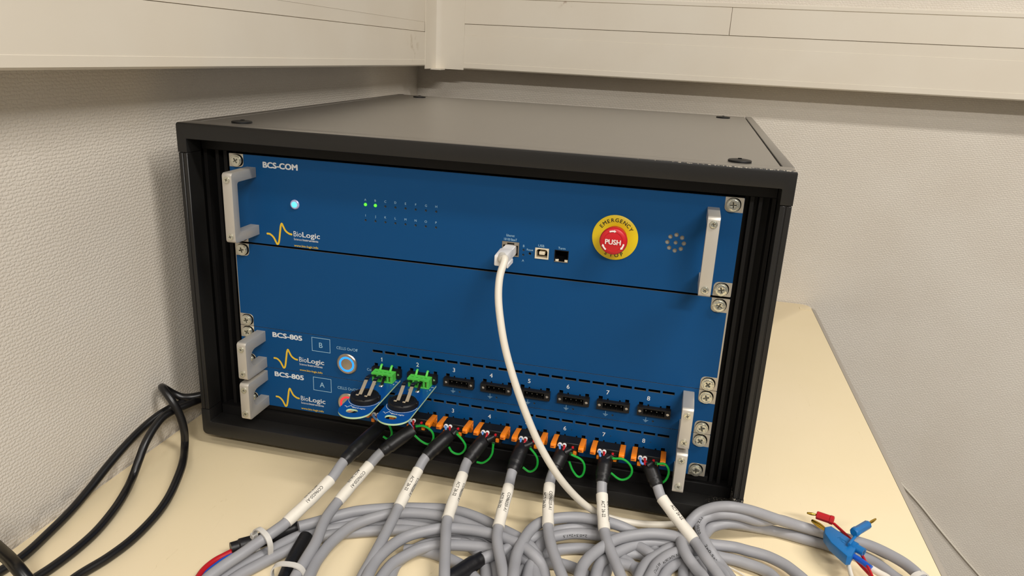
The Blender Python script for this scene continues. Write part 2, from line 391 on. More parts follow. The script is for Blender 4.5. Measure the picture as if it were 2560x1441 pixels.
PATHS = {'lead':{1:[(170.2,-30.8,17.0),(153.0,-80.3,1.0),(150.0,-102.3,-6.0),(132.1,-149.5,-23.0),(127.2,-162.1,-25.0),(120.3,-174.7,-28.0),(114.2,-189.5,-30.0),(107.4,-204.0,-32.0),(102.2,-218.9,-34.0),(95.0,-239.7,-39.5),(77.4,-261.4,-43.0),(48.1,-273.7,-43.0),(13.7,-271.8,-43.0),(-9.0,-256.7,-43.0)],
2:[(202.3,-29.4,17.0),(179.6,-54.2,1.0),(173.4,-68.3,-6.0),(160.3,-108.1,-23.0),(160.4,-134.1,-25.0),(165.4,-160.7,-28.0),(166.7,-181.3,-30.0),(167.9,-199.0,-32.0),(169.4,-220.9,-37.5),(160.9,-243.9,-43.0),(136.8,-256.9,-43.0),(101.7,-254.9,-43.0),(72.6,-238.9,-43.0)],
3:[(241.7,-15.3,17.0),(222.9,-49.3,1.0),(219.9,-62.8,-6.0),(215.4,-99.8,-23.0),(216.5,-118.3,-25.0),(217.4,-144.6,-28.0),(218.3,-168.1,-30.0),(218.2,-183.7,-32.0),(218.1,-205.7,-37.5),(207.9,-228.7,-43.0),(182.8,-241.7,-43.0),(147.8,-239.7,-43.0),(119.9,-223.7,-43.0)],
4:[(274.8,-18.5,17.0),(262.8,-43.0,1.0),(262.2,-57.0,-6.0),(263.0,-103.7,-23.0),(269.9,-129.8,-25.0),(276.1,-150.4,-28.0),(281.4,-167.1,-30.0),(288.1,-188.1,-35.5),(285.0,-210.0,-43.0),(263.9,-222.4,-43.0),(228.3,-220.5,-43.0),(195.5,-205.2,-43.0)],
5:[(311.5,-16.8,17.0),(307.6,-48.4,1.0),(308.0,-62.6,-6.0),(309.1,-101.9,-23.0),(311.9,-116.8,-25.0),(320.9,-138.8,-28.0),(327.0,-153.3,-30.0),(335.5,-173.6,-35.5),(336.4,-194.8,-43.0),(321.5,-206.8,-43.0),(292.7,-204.9,-43.0),(264.1,-190.2,-43.0)],
6:[(351.0,-18.8,17.0),(344.4,-37.9,1.0),(343.5,-49.2,-6.0),(350.5,-87.2,-23.0),(357.7,-109.9,-25.0),(368.0,-131.2,-28.0),(373.6,-141.6,-30.0),(384.0,-161.0,-35.5),(386.9,-181.2,-43.0),(373.1,-192.7,-43.0),(344.1,-190.9,-43.0),(314.2,-176.8,-43.0)],
7:[(390.3,-19.6,17.0),(390.7,-42.0,1.0),(392.2,-49.9,-6.0),(399.3,-78.6,-23.0),(404.9,-95.4,-25.0),(412.3,-110.9,-28.0),(418.9,-125.4,-30.0),(428.0,-145.4,-35.5),(429.5,-166.4,-43.0),(414.9,-178.2,-43.0),(386.1,-176.4,-43.0),(357.1,-161.8,-43.0)],
8:[(428.4,-15.4,17.0),(440.2,-31.6,1.0),(445.6,-39.5,-6.0),(476.3,-69.3,-23.0),(485.6,-86.0,-25.0),(492.4,-94.8,-28.0),(498.3,-103.8,-30.0),(510.4,-122.2,-35.5),(531.0,-141.4,-43.0),(558.1,-152.3,-43.0),(585.0,-150.6,-43.0),(598.6,-137.3,-43.0)]},
'arc':{'A':[(136.2,-137.9,-35.0),(148.9,-126.0,-35.0),(160.3,-113.7,-35.0),(176.8,-100.2,-35.0),(205.8,-86.5,-35.0),(228.3,-79.4,-35.0),(248.5,-74.3,-35.0),(265.4,-73.6,-35.0),(281.8,-76.9,-35.0),(302.2,-84.9,-35.0),(327.3,-95.7,-35.0),(340.7,-105.9,-35.0),(349.7,-114.3,-39.0),(356.5,-136.6,-42.0),(362.9,-157.6,-43.0),(359.6,-179.6,-43.0),(338.4,-192.1,-43.0),(302.8,-190.2,-43.0),(270.2,-174.9,-43.0)],
'B':[(105.1,-209.5,-43.0),(110.2,-193.3,-43.0),(115.1,-182.4,-43.0),(122.5,-169.4,-43.0),(130.2,-151.9,-43.0),(138.4,-138.3,-43.0),(148.7,-125.4,-43.0),(156.4,-118.1,-43.0),(178.1,-103.2,-43.0),(197.4,-94.0,-43.0),(218.1,-88.8,-43.0),(248.8,-81.7,-43.0),(270.7,-78.7,-43.0),(297.3,-81.0,-43.0),(315.0,-87.1,-43.0),(329.4,-98.4,-43.0),(339.8,-119.1,-43.0),(346.1,-138.5,-43.0),(360.0,-181.3,-41.1),(225.8,-246.9,-42.2),(91.6,-252.4,-42.1)],
'C':[(144.5,-138.7,-43.0),(152.0,-128.7,-43.0),(163.4,-120.3,-43.0),(181.5,-109.1,-43.0),(201.3,-100.4,-43.0),(221.2,-96.7,-43.0),(246.0,-95.8,-43.0),(265.2,-96.5,-43.0),(284.9,-99.4,-43.0),(303.6,-110.9,-43.0),(314.9,-129.4,-43.0),(321.1,-146.1,-43.0),(328.8,-166.7,-43.0),(326.8,-188.3,-43.0),(306.3,-200.5,-43.0),(270.6,-198.6,-43.0),(237.0,-183.6,-43.0)],
'C2':[(114.0,-208.1,-43.0),(118.0,-197.0,-43.0),(123.6,-186.0,-43.0),(129.8,-174.1,-43.0),(141.5,-154.5,-43.0),(155.9,-136.3,-43.0),(167.2,-128.0,-43.0),(194.6,-114.7,-43.0),(224.2,-104.3,-43.0),(251.9,-101.8,-43.0),(274.8,-103.0,-43.0),(295.2,-115.7,-43.0),(305.7,-131.5,-43.0),(311.7,-148.3,-43.0),(326.8,-190.7,-42.8),(212.8,-250.6,-41.5),(98.7,-250.4,-41.0)],
'D':[(178.4,-200.6,-34.0),(174.0,-178.9,-34.0),(173.4,-165.9,-34.0),(174.0,-152.0,-34.0),(177.0,-136.7,-34.0),(182.1,-122.6,-34.0),(193.2,-108.6,-34.0),(209.4,-95.3,-34.0),(235.3,-87.8,-34.0),(258.3,-87.6,-34.0),(282.5,-92.5,-34.0),(303.6,-101.5,-34.0),(316.8,-106.9,-38.0),(326.9,-121.6,-40.0),(334.9,-143.2,-42.0),(350.5,-185.4,-41.1),(268.9,-245.1,-41.1),(187.3,-244.7,-41.2)],
'F':[(223.7,-191.9,-30.0),(221.7,-169.6,-30.0),(223.3,-156.0,-30.0),(227.7,-141.5,-30.0),(233.9,-129.4,-30.0),(244.1,-119.2,-30.0),(260.1,-108.9,-30.0),(280.3,-103.8,-30.0),(304.0,-103.5,-30.0),(327.0,-109.1,-30.0),(343.3,-119.1,-30.0),(353.9,-125.6,-36.0),(359.4,-138.3,-40.0),(377.3,-179.6,-42.4),(302.5,-238.2,-41.4),(227.7,-236.7,-41.0)],
'G':[(229.7,-180.0,-38.0),(232.2,-156.9,-38.0),(239.2,-143.0,-38.0),(248.9,-130.1,-38.0),(262.3,-121.5,-38.0),(282.3,-115.8,-38.0),(306.8,-112.8,-38.0),(328.6,-114.5,-38.0),(344.1,-124.3,-38.0),(352.8,-142.8,-38.0),(372.0,-183.5,-41.1),(298.4,-234.1,-42.9),(224.9,-224.7,-41.1)],
'H':[(236.5,-171.7,-43.0),(233.5,-158.4,-43.0),(234.3,-144.3,-43.0),(246.8,-119.3,-43.0),(267.4,-106.6,-43.0),(302.3,-99.3,-43.0),(330.0,-104.0,-43.0),(344.6,-113.9,-43.0),(353.7,-136.2,-43.0),(370.7,-177.9,-43.0),(308.6,-226.7,-41.7),(246.4,-215.6,-41.0)],
'I':[(232.3,-129.9,-43.0),(249.6,-126.9,-43.0),(268.7,-129.3,-43.0),(288.9,-136.7,-43.0),(303.0,-148.9,-43.0),(319.6,-163.3,-43.0),(327.0,-178.3,-43.0),(311.9,-186.9,-43.0),(275.3,-185.5,-43.0),(235.2,-175.1,-43.0)],
'J':[(303.3,-131.7,-35.0),(315.4,-118.7,-35.0),(325.3,-107.3,-35.0),(334.8,-95.1,-35.0),(347.0,-84.3,-35.0),(359.0,-69.0,-38.0),(372.5,-61.1,-38.0),(386.5,-55.1,-40.0),(401.4,-54.2,-43.0)],
'K':[(336.3,-160.4,-28.0),(332.7,-138.4,-28.0),(331.5,-121.6,-28.0),(334.0,-98.2,-28.0),(337.7,-85.2,-28.0),(343.7,-75.3,-28.0),(356.6,-65.7,-28.0),(371.5,-59.7,-28.0),(384.5,-58.2,-28.0),(400.6,-58.2,-28.0),(415.3,-57.9,-31.0),(430.2,-56.6,-38.0),(441.7,-64.3,-41.0),(450.3,-79.6,-42.0),(455.6,-105.3,-43.0),(464.7,-149.4,-42.5),(404.1,-207.1,-41.2),(343.6,-204.8,-41.2)],
'L':[(345.2,-148.3,-37.0),(344.0,-133.5,-37.0),(344.5,-114.8,-37.0),(346.1,-97.0,-37.0),(351.1,-86.1,-37.0),(359.6,-78.7,-37.0),(373.6,-71.4,-37.0),(395.9,-67.5,-37.0),(409.5,-66.8,-37.0),(427.8,-71.8,-37.0),(442.4,-82.0,-37.0),(450.1,-89.5,-42.0),(454.4,-107.8,-43.0),(464.7,-151.6,-42.5),(406.8,-202.4,-41.0),(348.8,-193.2,-42.8)],
'N':[(333.3,-140.4,-43.0),(339.4,-121.9,-43.0),(348.0,-104.6,-43.0),(360.2,-91.8,-43.0),(376.4,-84.0,-43.0),(390.3,-81.4,-43.0),(404.8,-83.3,-43.0),(419.1,-86.7,-43.0),(430.4,-98.4,-43.0),(435.0,-113.6,-43.0),(448.0,-156.7,-41.1),(383.6,-199.9,-42.3),(319.2,-183.1,-41.1)],
'O':[(341.3,-141.3,-43.0),(344.7,-122.3,-43.0),(353.2,-112.8,-43.0),(366.4,-108.7,-43.0),(384.4,-112.9,-43.0),(396.0,-122.8,-43.0),(415.8,-139.7,-41.2),(376.2,-174.2,-41.6),(336.7,-166.9,-41.9)],
'P':[(386.9,-146.3,-27.0),(387.1,-128.2,-27.0),(390.3,-115.7,-27.0),(395.6,-104.4,-27.0),(401.9,-94.1,-27.0),(408.7,-84.6,-27.0),(416.4,-77.6,-27.0),(426.7,-70.9,-27.0),(438.6,-65.4,-27.0),(450.7,-62.8,-27.0),(461.5,-63.0,-27.0),(471.6,-66.3,-27.0),(482.2,-62.4,-35.0),(490.9,-69.8,-40.0),(495.3,-95.4,-43.0),(502.9,-139.7,-42.5),(444.7,-195.5,-41.0),(386.4,-191.3,-43.0)],
'Q':[(398.5,-131.5,-36.0),(399.4,-110.1,-36.0),(405.1,-97.6,-36.0),(414.8,-85.1,-36.0),(426.6,-72.3,-36.0),(436.1,-66.5,-36.0),(446.1,-62.8,-36.0),(462.1,-60.8,-36.0),(474.8,-61.2,-40.0),(483.7,-76.5,-42.0),(487.1,-97.9,-43.0),(493.8,-140.1,-41.9),(445.3,-183.0,-41.5),(396.7,-174.2,-41.5)],
'R':[(405.3,-122.6,-43.0),(406.8,-101.3,-43.0),(412.8,-86.4,-43.0),(420.2,-79.6,-43.0),(428.7,-75.9,-43.0),(437.5,-77.7,-43.0),(446.5,-82.7,-43.0),(453.8,-92.4,-43.0),(457.0,-107.0,-43.0),(462.2,-130.7,-42.2),(432.9,-154.0,-41.8),(403.6,-146.8,-41.0)],
'S':[(400.1,-123.6,-43.0),(402.1,-107.5,-43.0),(409.7,-95.5,-43.0),(419.8,-93.0,-43.0),(435.1,-95.8,-43.0),(447.6,-103.0,-43.0),(467.8,-114.6,-42.4),(432.5,-150.1,-41.3),(397.2,-146.7,-41.0)],
'T':[(440.0,-125.7,-33.0),(443.9,-109.4,-33.0),(447.5,-97.2,-33.0),(456.3,-83.1,-33.0),(465.6,-74.7,-33.0),(477.5,-68.8,-33.0),(491.9,-65.3,-39.0),(500.6,-74.1,-42.0),(504.2,-92.7,-43.0),(510.4,-124.9,-41.0),(471.4,-162.6,-42.7),(432.4,-157.6,-41.2)],
'U':[(432.4,-124.2,-36.0),(435.6,-104.4,-36.0),(439.8,-92.4,-36.0),(449.0,-79.1,-36.0),(458.8,-67.0,-36.0),(473.8,-53.2,-41.0),(487.9,-57.9,-42.0),(497.3,-76.5,-43.0),(500.2,-93.9,-43.0),(505.7,-127.0,-42.8),(466.4,-163.3,-41.0),(427.0,-157.3,-42.6)],
'V':[(451.0,-109.3,-41.0),(458.4,-88.2,-41.0),(469.7,-76.6,-41.0),(481.9,-71.3,-41.0),(493.7,-73.1,-41.0),(503.5,-83.0,-41.0),(507.1,-94.3,-41.0),(515.0,-119.2,-42.6),(478.7,-145.1,-41.2),(442.4,-134.0,-41.8)],
'W':[(445,-175,-43.0),(478,-150,-42.0),(486.3,-109.9,-32.0),(478.5,-93.9,-32.0),(472.1,-86.0,-29.3),(467.4,-76.0,-27.5),(465.7,-63.0,-27.3),(469.1,-50.0,-25.7),(474.0,-40.0,-23.0),(480.8,-33.0,-18.2),(490.8,-30.0,-13.0),(499.7,-29.0,-10.2),(508.4,-28.0,-9.4),(526.5,-22.0,-13.9),(554.2,-12.0,-25.0),(574.0,-5.1,-32.0),(590.2,-8.8,-32.0),(613.3,-12.5,-32.0),(631.7,-16.9,-32.0),(647.1,-26.5,-32.0),(657.6,-37.1,-32.0),(664.4,-54.0,-32.0),(668,-100,-40.0),(662,-160,-43.0),(640,-205,-43.0),(618,-212,-43.0),(606,-190,-43.0)],
'Y':[(627.8,-129.8,-43.0),(606.7,-144.2,-43.0),(572.6,-146.0,-43.0),(541.9,-134.3,-43.0),(521.9,-113.6,-43.0),(512.3,-93.8,-41.0),(507.5,-83.9,-41.0),(500.5,-71.1,-41.0),(491.3,-64.0,-33.8),(484.6,-54.0,-29.2),(481.4,-43.0,-26.2),(483.9,-35.0,-23.5),(490.1,-31.0,-21.0),(499.5,-30.0,-17.6),(513.1,-27.0,-18.0),(534.2,-17.0,-26.3),(554.2,-3.5,-30.0),(574.0,3.4,-37.0),(590.2,-0.3,-37.0),(613.3,-4.0,-37.0),(631.7,-8.4,-37.0),(647.1,-18.0,-37.0)],
'Z':[(504.0,-95.4,-42.5),(499.8,-79.0,-42.5),(492.4,-58.2,-42.5),(485.1,-56.0,-30.6),(488.1,-42.0,-31.4),(493.0,-34.0,-30.3),(504.1,-29.0,-27.5),(514.2,-25.0,-28.1),(525.5,-18.0,-32.7),(547.6,-3.9,-42.5),(562.8,-5.4,-42.5),(577.3,-8.3,-42.5),(596.4,-11.5,-42.5),(611.3,-15.3,-42.5),(623.9,-18.4,-42.5),(636.1,-26.0,-42.5),(648.8,-42.3,-42.5),(676.5,-77.8,-41.3),(595.8,-138.4,-41.2),(515.2,-139.0,-42.9)],
'AA':[(470.1,-104.0,-43.0),(470.8,-77.7,-42.0),(475.8,-60.9,-40.0),(486.4,-53.9,-36.0),(496.9,-51.8,-36.0),(504.5,-50.6,-36.0),(514.2,-50.0,-36.0),(524.0,-51.5,-36.0),(534.4,-52.9,-36.0),(542.3,-55.0,-36.0),(553.7,-61.4,-36.0),(561.1,-68.8,-36.0),(569.4,-79.7,-36.0),(596.7,-115.5,-42.5),(532.8,-162.2,-41.1),(468.9,-149.0,-41.6)],
'BB':[(478.2,-101.6,-43.0),(479.4,-81.9,-43.0),(484.4,-68.0,-42.0),(492.2,-61.4,-41.0),(504.9,-60.9,-41.0),(514.4,-61.3,-41.0),(524.0,-63.3,-41.0),(534.2,-66.2,-41.0),(541.8,-70.9,-41.0),(547.8,-80.0,-41.0),(565.9,-107.4,-42.3),(521.0,-144.3,-42.1),(476.2,-134.3,-41.1)],
'HS1':[(93.7,-175.7,-40.0),(98.9,-170.2,-40.0),(108.5,-161.0,-40.0),(119.8,-147.7,-40.0),(132.6,-131.8,-40.0)],
'RED1':[(97.1,-173.6,-42.0),(92.8,-181.5,-42.0),(88.2,-191.5,-42.0),(86.7,-202.8,-42.0),(88.5,-214.8,-42.0),(93.7,-249.4,-43.0),(98.1,-279.1,-43.3)],
'BLU1':[(100.3,-172.8,-43.5),(95.6,-180.2,-43.5),(92.4,-192.4,-43.5),(90.6,-203.3,-43.5),(91.8,-212.9,-43.5),(96.1,-247.6,-43.5),(99.9,-277.4,-43.3)],
'HS2':[(147.5,-145.4,-38.0),(150.8,-167.4,-38.0),(154.6,-187.3,-38.0),(158.8,-203.4,-38.0),(167.6,-237.3,-43.0),(175.2,-266.3,-43.3)],
'HS3':[(252.7,-220.5,-43.3),(266.8,-194.0,-43.0),(283.3,-163.1,-37.0),(289.7,-151.1,-37.0),(296.3,-138.7,-37.0),(302.9,-128.6,-37.0)],
'bRpin':[(579.1,6.5,-24.0),(587.1,5.8,-24.0)],
'bRbody':[(587.5,5.9,-24.0),(602.1,0.9,-24.0)],
'bRwire':[(602.2,-0.6,-26.0),(608.1,-11.2,-26.0),(612.6,-20.0,-26.0),(617.7,-37.5,-26.0),(621.1,-69.1,-26.0),(627.0,-105.6,-34.0),(621.0,-142.0,-42.0)],
'bBpin':[(636.1,-0.1,-14.0),(627.5,-9.6,-14.0)],
'bBbody':[(627.1,-11.5,-14.0),(611.9,-28.9,-14.0)],
'bBwire':[(614.6,-27.9,-17.0),(611.3,-33.6,-17.0),(606.0,-43.3,-17.0)],
'bigpin':[(581.4,-6.9,-21.0),(591.4,-16.2,-21.0)],
'bigbody':[(590.7,-17.9,-20.0),(596.7,-14.2,-20.0),(614.6,-34.1,-20.0),(614.1,-38.9,-20.0),(607.0,-54.9,-20.0),(603.0,-56.2,-20.0),(592.7,-39.8,-20.0),(589.3,-27.4,-20.0)],
'bigsock':[(610.6,-36.6,-22.0),(619.1,-43.6,-22.0)],
'bigwire':[(609.3,-44.5,-26.0),(616.7,-51.6,-26.0),(622.5,-58.8,-26.0)],
'bigslv':[(623.5,-55.9,-28.0),(628.0,-59.8,-28.0),(635.6,-67.8,-28.0),(634.3,-104.9,-35.0),(621.0,-142.0,-42.0)],
'whitew':[(608.8,-37.5,-33.0),(607.5,-48.9,-33.0),(607.1,-63.9,-33.0),(607.8,-71.9,-33.0),(608.4,-107.0,-37.5),(621.0,-142.0,-42.0)],
'redw2':[(614.0,-27.9,-36.0),(619.3,-41.9,-36.0),(625.1,-55.1,-36.0),(627.5,-62.2,-36.0),(630.2,-102.1,-39.0),(621.0,-142.0,-42.0)],
'pin2':[(531.4,-40.3,-40.0),(540.4,-44.5,-40.0)],
'redw3':[(544.9,-41.4,-43.0),(551.6,-42.8,-43.0),(561.0,-50.0,-43.0),(568.4,-57.5,-43.0)],
'thinw':[(508.8,-65.3,-46.0),(516.4,-69.5,-46.0),(524.4,-75.6,-46.0),(552.2,-96.8,-46.0),(576.1,-115.0,-43.3)],
'HS4':[(624.0,-132.0,-42.0),(618.0,-152.0,-42.5),(608.0,-184.0,-43.0),(605.0,-196.0,-43.0)]},
'cord':{'A':[(-60.0,18.4,-9.4),(-64.0,-10.7,-5.2),(-68.0,-25.1,-4.2),(-74.0,-43.1,-6.7),(-78.0,-63.1,-12.1),(-78.0,-88.2,-17.8),(-78.0,-115.6,-26.9),(-77.0,-141.2,-36.2),(-75.0,-166.1,-42.6),(-69.4,-199.0,-44.0),(-64.8,-228.2,-44.0),(-66.6,-249.4,-44.0),(-70.2,-267.5,-44.0),(-72.2,-327.5,-44.0),(-76.2,-407.5,-44.0),(-80.2,-482.5,-44.0),(-82.2,-520.0,-43.0),(-82.2,-528.0,-52.0),(-82.2,-530.0,-120.0),(-78.2,-531.0,-320.0)],
'C':[(-52.0,7.3,-6.4),(-55.0,-22.7,-2.2),(-60.0,-41.9,-2.1),(-62.0,-55.1,-3.3),(-62.0,-69.2,-8.8),(-61.0,-84.1,-17.9),(-60.0,-95.7,-29.3),(-58.0,-108.8,-40.5),(-45.9,-133.6,-40.0),(-39.9,-155.1,-43.0),(-33.1,-184.8,-44.0),(-30.9,-209.7,-44.0),(-31.9,-233.8,-44.0),(-34.6,-254.4,-44.0),(-32.6,-314.4,-44.0),(-28.6,-394.4,-44.0),(-24.6,-469.4,-44.0),(-22.6,-520.0,-43.0),(-22.6,-528.0,-52.0),(-22.6,-530.0,-120.0),(-26.6,-531.0,-320.0)],
'B':[(-46.0,-0.3,2.0),(-58.0,-11.3,0.9),(-67.0,-15.8,1.5),(-74.0,-19.6,6.0),(-78.0,-25.5,13.3),(-76.0,-33.5,20.0),(-68.0,-40.6,21.3),(-57.0,-43.9,11.8),(-50.0,-43.4,-3.0),(-46.0,-44.0,-19.7),(-45.0,-46.3,-35.7),(-21.9,-81.3,-34.0),(-11.7,-105.3,-38.0),(-4.5,-128.2,-42.0),(0.4,-153.0,-44.0),(3.6,-185.0,-44.0),(1.4,-210.6,-44.0),(-5.3,-241.7,-44.0),(-0.2999999999999998,-301.7,-44.0),(9.7,-381.7,-44.0),(19.7,-456.7,-44.0),(24.7,-520.0,-43.0),(24.7,-528.0,-52.0),(24.7,-530.0,-120.0),(14.7,-531.0,-320.0)],
'D':[(-2.3,-314.9,60.0),(-26.4,-287.6,25.0),(-33.8,-272.1,0.0),(-35.7,-263.0,-17.0),(-28.8,-261.3,-30.0),(-18.3,-264.0,-38.0),(6.699999999999999,-289.0,-42.0),(41.7,-339.0,-42.0),(56.7,-414.0,-42.0),(59.7,-520.0,-42.0),(59.7,-529.0,-53.0),(59.7,-531.0,-300.0)]},
'green':{1:[(165.6,-27.0,16.0),(172.8,-27.0,17.7),(177.4,-27.0,12.8),(178.7,-27.0,5.0),(174.9,-27.0,-0.2),(169.7,-27.0,1.6)],
2:[(204.3,-27.0,18.8),(212.5,-27.0,20.6),(220.8,-27.0,15.9),(222.2,-27.0,8.3),(218.2,-27.0,1.8),(210.7,-27.0,3.1),(201.4,-27.0,9.9)],
3:[(246.1,-27.0,18.2),(252.4,-27.0,11.9),(255.4,-27.0,5.9),(252.8,-27.0,-0.8),(247.9,-27.0,-3.9),(241.8,-27.0,-2.4),(238.4,-27.0,2.3)],
4:[(282.9,-27.0,13.0),(282.7,-27.0,8.6),(282.1,-27.0,2.9),(278.8,-27.0,-3.9),(272.9,-27.0,-9.0),(267.2,-27.0,-9.2)],
5:[(319.0,-27.0,15.7),(325.2,-27.0,8.7),(327.1,-27.0,2.1),(325.6,-27.0,-5.2),(320.0,-27.0,-9.7),(313.1,-27.0,-6.2)],
6:[(358.5,-27.0,16.1),(369.1,-27.0,11.7),(372.1,-27.0,2.8),(368.2,-27.0,-6.1),(361.7,-27.0,-1.3),(357.2,-27.0,8.2)],
7:[(397.0,-27.0,19.0),(407.6,-27.0,19.8),(415.3,-27.0,12.4),(414.4,-27.0,3.3),(406.7,-27.0,-1.6),(396.8,-27.0,3.7)],
8:[(437.8,-27.0,20.8),(444.5,-27.0,22.1),(448.8,-27.0,15.8),(447.3,-27.0,6.3),(442.5,-27.0,0.7)]},
'closed':['B','C2','D','F','G','H','K','L','N','O','P','Q','R','S','T','U','V','Z','AA','BB'],
'net':[(290.2,-45.0,204.0),(289.0,-55.0,191.6),(290.1,-62.0,176.0),(294.2,-68.0,157.0),(300.7,-73.0,134.2),(310.7,-77.0,107.8),(323.2,-79.0,78.7),(337.0,-78.0,49.6),(354.1,-74.0,20.7),(370.2,-62.0,-5.3),(384.7,-52.0,-22.3),(403.1,-42.0,-35.0),(425.1,-35.0,-39.9),(447.0,-31.0,-39.7),(464.9,-28.0,-36.6),(480.4,-27.0,-29.6)]}

# ------------------------------------------------------------------ the room
ZT, XW, YW = -48.0, -86.0, 748.0
ZF = ZT - 725
def struct(name, bm, m): return tag(obj(name, bm, m), kind='structure')
struct('floor', B(XW - 40, 2600, -2600, YW + 40, ZF - 60, ZF), mFLOOR)
struct('wall_left', B(XW - 60, XW, -2600, YW, ZF, 1750), mWALLL)
struct('wall_back', B(XW - 60, 2600, YW, YW + 60, ZF, 1750), mWALLB)

# ------------------------------------------------------------------ cable trunking on both walls
OFF = 53.0
def trunk_profile(zb, mid0, mid1, top, lip):
    """closed section (depth from wall, height) of the base channel: bottom flange, middle divider, top flange"""
    d = OFF
    return [(0, zb), (d - 1, zb), (d + 1.0, zb + 2), (d + 1.0, zb + 10.4), (d - .2, zb + 11.2), (d - 2.2, zb + 11.2), (d - 2.2, mid0 - .8), (d, mid0 - .4), (d + .2, mid1), (d - 2.2, mid1 + .4), (d - 2.2, top - .6), (d, top), (d + .6, top + .6), (d + .6, lip - 1), (d - .4, lip), (0, lip)]
TILT = 7.0 / 850
def tilt(bm, y0=640.0):
    for v in bm.verts: v.co.z += (y0 - v.co.y) * TILT
    return bm
def sweep(bm, prof, fn, a, b):
    r0 = [bm.verts.new(fn(d, z, a)) for d, z in prof]; r1 = [bm.verts.new(fn(d, z, b)) for d, z in prof]; n = len(prof)
    for i in range(n): bm.faces.new((r0[i], r0[(i + 1) % n], r1[(i + 1) % n], r1[i]))
    bm.faces.new(r0); bm.faces.new(r1[::-1])
    bmesh.ops.recalc_face_normals(bm, faces=bm.faces[:])
    return bm
fl = lambda d, z, s: Vector((XW + d, s, z)); fb = lambda d, z, s: Vector((s, YW - d, z))
t = thing('cable_trunking', (XW + 25, 150, 338), 'cream plastic cable trunking running along the left wall', 'trunking', 'cable trunking around the corner')
L0, L1 = -1500, YW - OFF - 48
obj('base_channel', tilt(sweep(bmesh.new(), trunk_profile(338, 395.5, 411, 455, 462), fl, L0, YW - OFF - 2)), mTRUNK, t)
obj('cover', tilt(B(XW + OFF - 2, XW + OFF + .5, L0, L1, 347, 394.3, .3)), mTRUNK, t)
obj('cover', tilt(B(XW + OFF - 2, XW + OFF + .5, L0, L1, 410.4, 454.5, .3)), mTRUNK, t)
t = thing('cable_trunking', (700, YW - 25, 335), 'cream plastic cable trunking on the back wall, above the black cabinet', 'trunking', 'cable trunking around the corner')
R0, R1 = XW + OFF + 48, 2200
obj('base_channel', sweep(bmesh.new(), trunk_profile(335, 393.6, 411, 455, 462), fb, XW + OFF + 2, R1), mTRUNK, t)
obj('cover', B(R0, R1, YW - OFF - .5, YW - OFF + 2, 344, 393.4, .3), mTRUNK, t)
obj('cover', B(R0, 474.6, YW - OFF - .5, YW - OFF + 2, 411.9, 454.6, .3), mTRUNK, t)
obj('cover', B(475.3, R1, YW - OFF - .5, YW - OFF + 2, 411.9, 454.6, .3), mTRUNK, t)
bm = bmesh.new()
xi, yi = XW + OFF, YW - OFF
prof = [(xi + 2.2, yi - 55), (xi + 2.2, yi - 14), (xi + 4, yi - 6), (xi + 8, yi - 3.4), (xi + 15, yi - 2.2), (xi + 55, yi - 2.2), (xi + 55, yi - .6), (xi + .6, yi - .6), (xi + .6, yi - 55)]
for z0, z1, k in ((333.5, 470, 0.0),): join(bm, plate(prof, (), z0, z1, 'xy'))
box(bm, xi + .6, xi + 20, yi - 26, yi - .6, 331.8, 334)
t = thing('trunking_corner', (xi + 5, yi - 5, 334), 'cream inside corner piece joining the two trunking runs', 'trunking')
obj('corner_cover', bm, mTRUNK, t)

# ------------------------------------------------------------------ desk
t = thing('desk', (300, 100, ZF), 'cream laminate desk in the corner under the black cabinet', 'desk')
YB, YFR = YW - 3.0, -520.0
xr = lambda y: 690.0 + (745 - y) * 0.0135
top = [(XW + 1, YFR), (xr(YFR) - 8, YFR)] + fillet([(xr(YFR) - 8, YFR), (xr(YB) - 8, YB), (XW + 1, YB)], [0, 18, 0])[1:-1] + [(XW + 1, YB)]
obj('tabletop', plate(top, (), ZT - 26, ZT, 'xy', 0.8), mDESK, t)
bm = bmesh.new()
pr = [(0, 0), (4, -.6), (7, -2.6), (9, -6.5), (9.6, -12), (9, -20), (5, -26), (0, -26)]
n = 12; rings = []
for i in range(n + 1):
    y = YFR + (YB - 20 - YFR) * i / n
    rings.append([bm.verts.new((xr(y) - 8 + a + .1, y, ZT + b)) for a, b in pr])
for A, Bq in zip(rings, rings[1:]):
    for k in range(len(pr)): bm.faces.new((A[k], A[(k + 1) % len(pr)], Bq[(k + 1) % len(pr)], Bq[k]))
bm.faces.new(rings[0]); bm.faces.new(rings[-1]); bmesh.ops.recalc_face_normals(bm, faces=bm.faces[:])
obj('edge_band', bm, mEDGE, t, label='grey rounded edge band')
bm = bmesh.new()
box(bm, 661, 664, YB - 32, YB - 20, ZT, ZT + .5, .1); box(bm, 664, 681, YB - 32, YB - 29, ZT, ZT + .5, .1)
obj('corner_cap', bm, mCAP, t)
for x, y in ((XW + 60, YB - 80), (xr(700) - 70, YB - 80), (XW + 60, -460), (xr(-460) - 70, -460)):
    obj('leg', B(x - 20, x + 20, y - 20, y + 20, ZF, ZT - 26, 2), mLEG, t)

# ------------------------------------------------------------------ black 19-inch cabinet
BX0, BX1, BZ0, BZ1, BY0, BY1 = -40.0, 518.0, -34.5, 295.0, -22.0, 540.0
cab = thing('rack_cabinet', (239, 250, ZT), 'black metal rack cabinet standing on the desk, blue units in its front', 'cabinet')
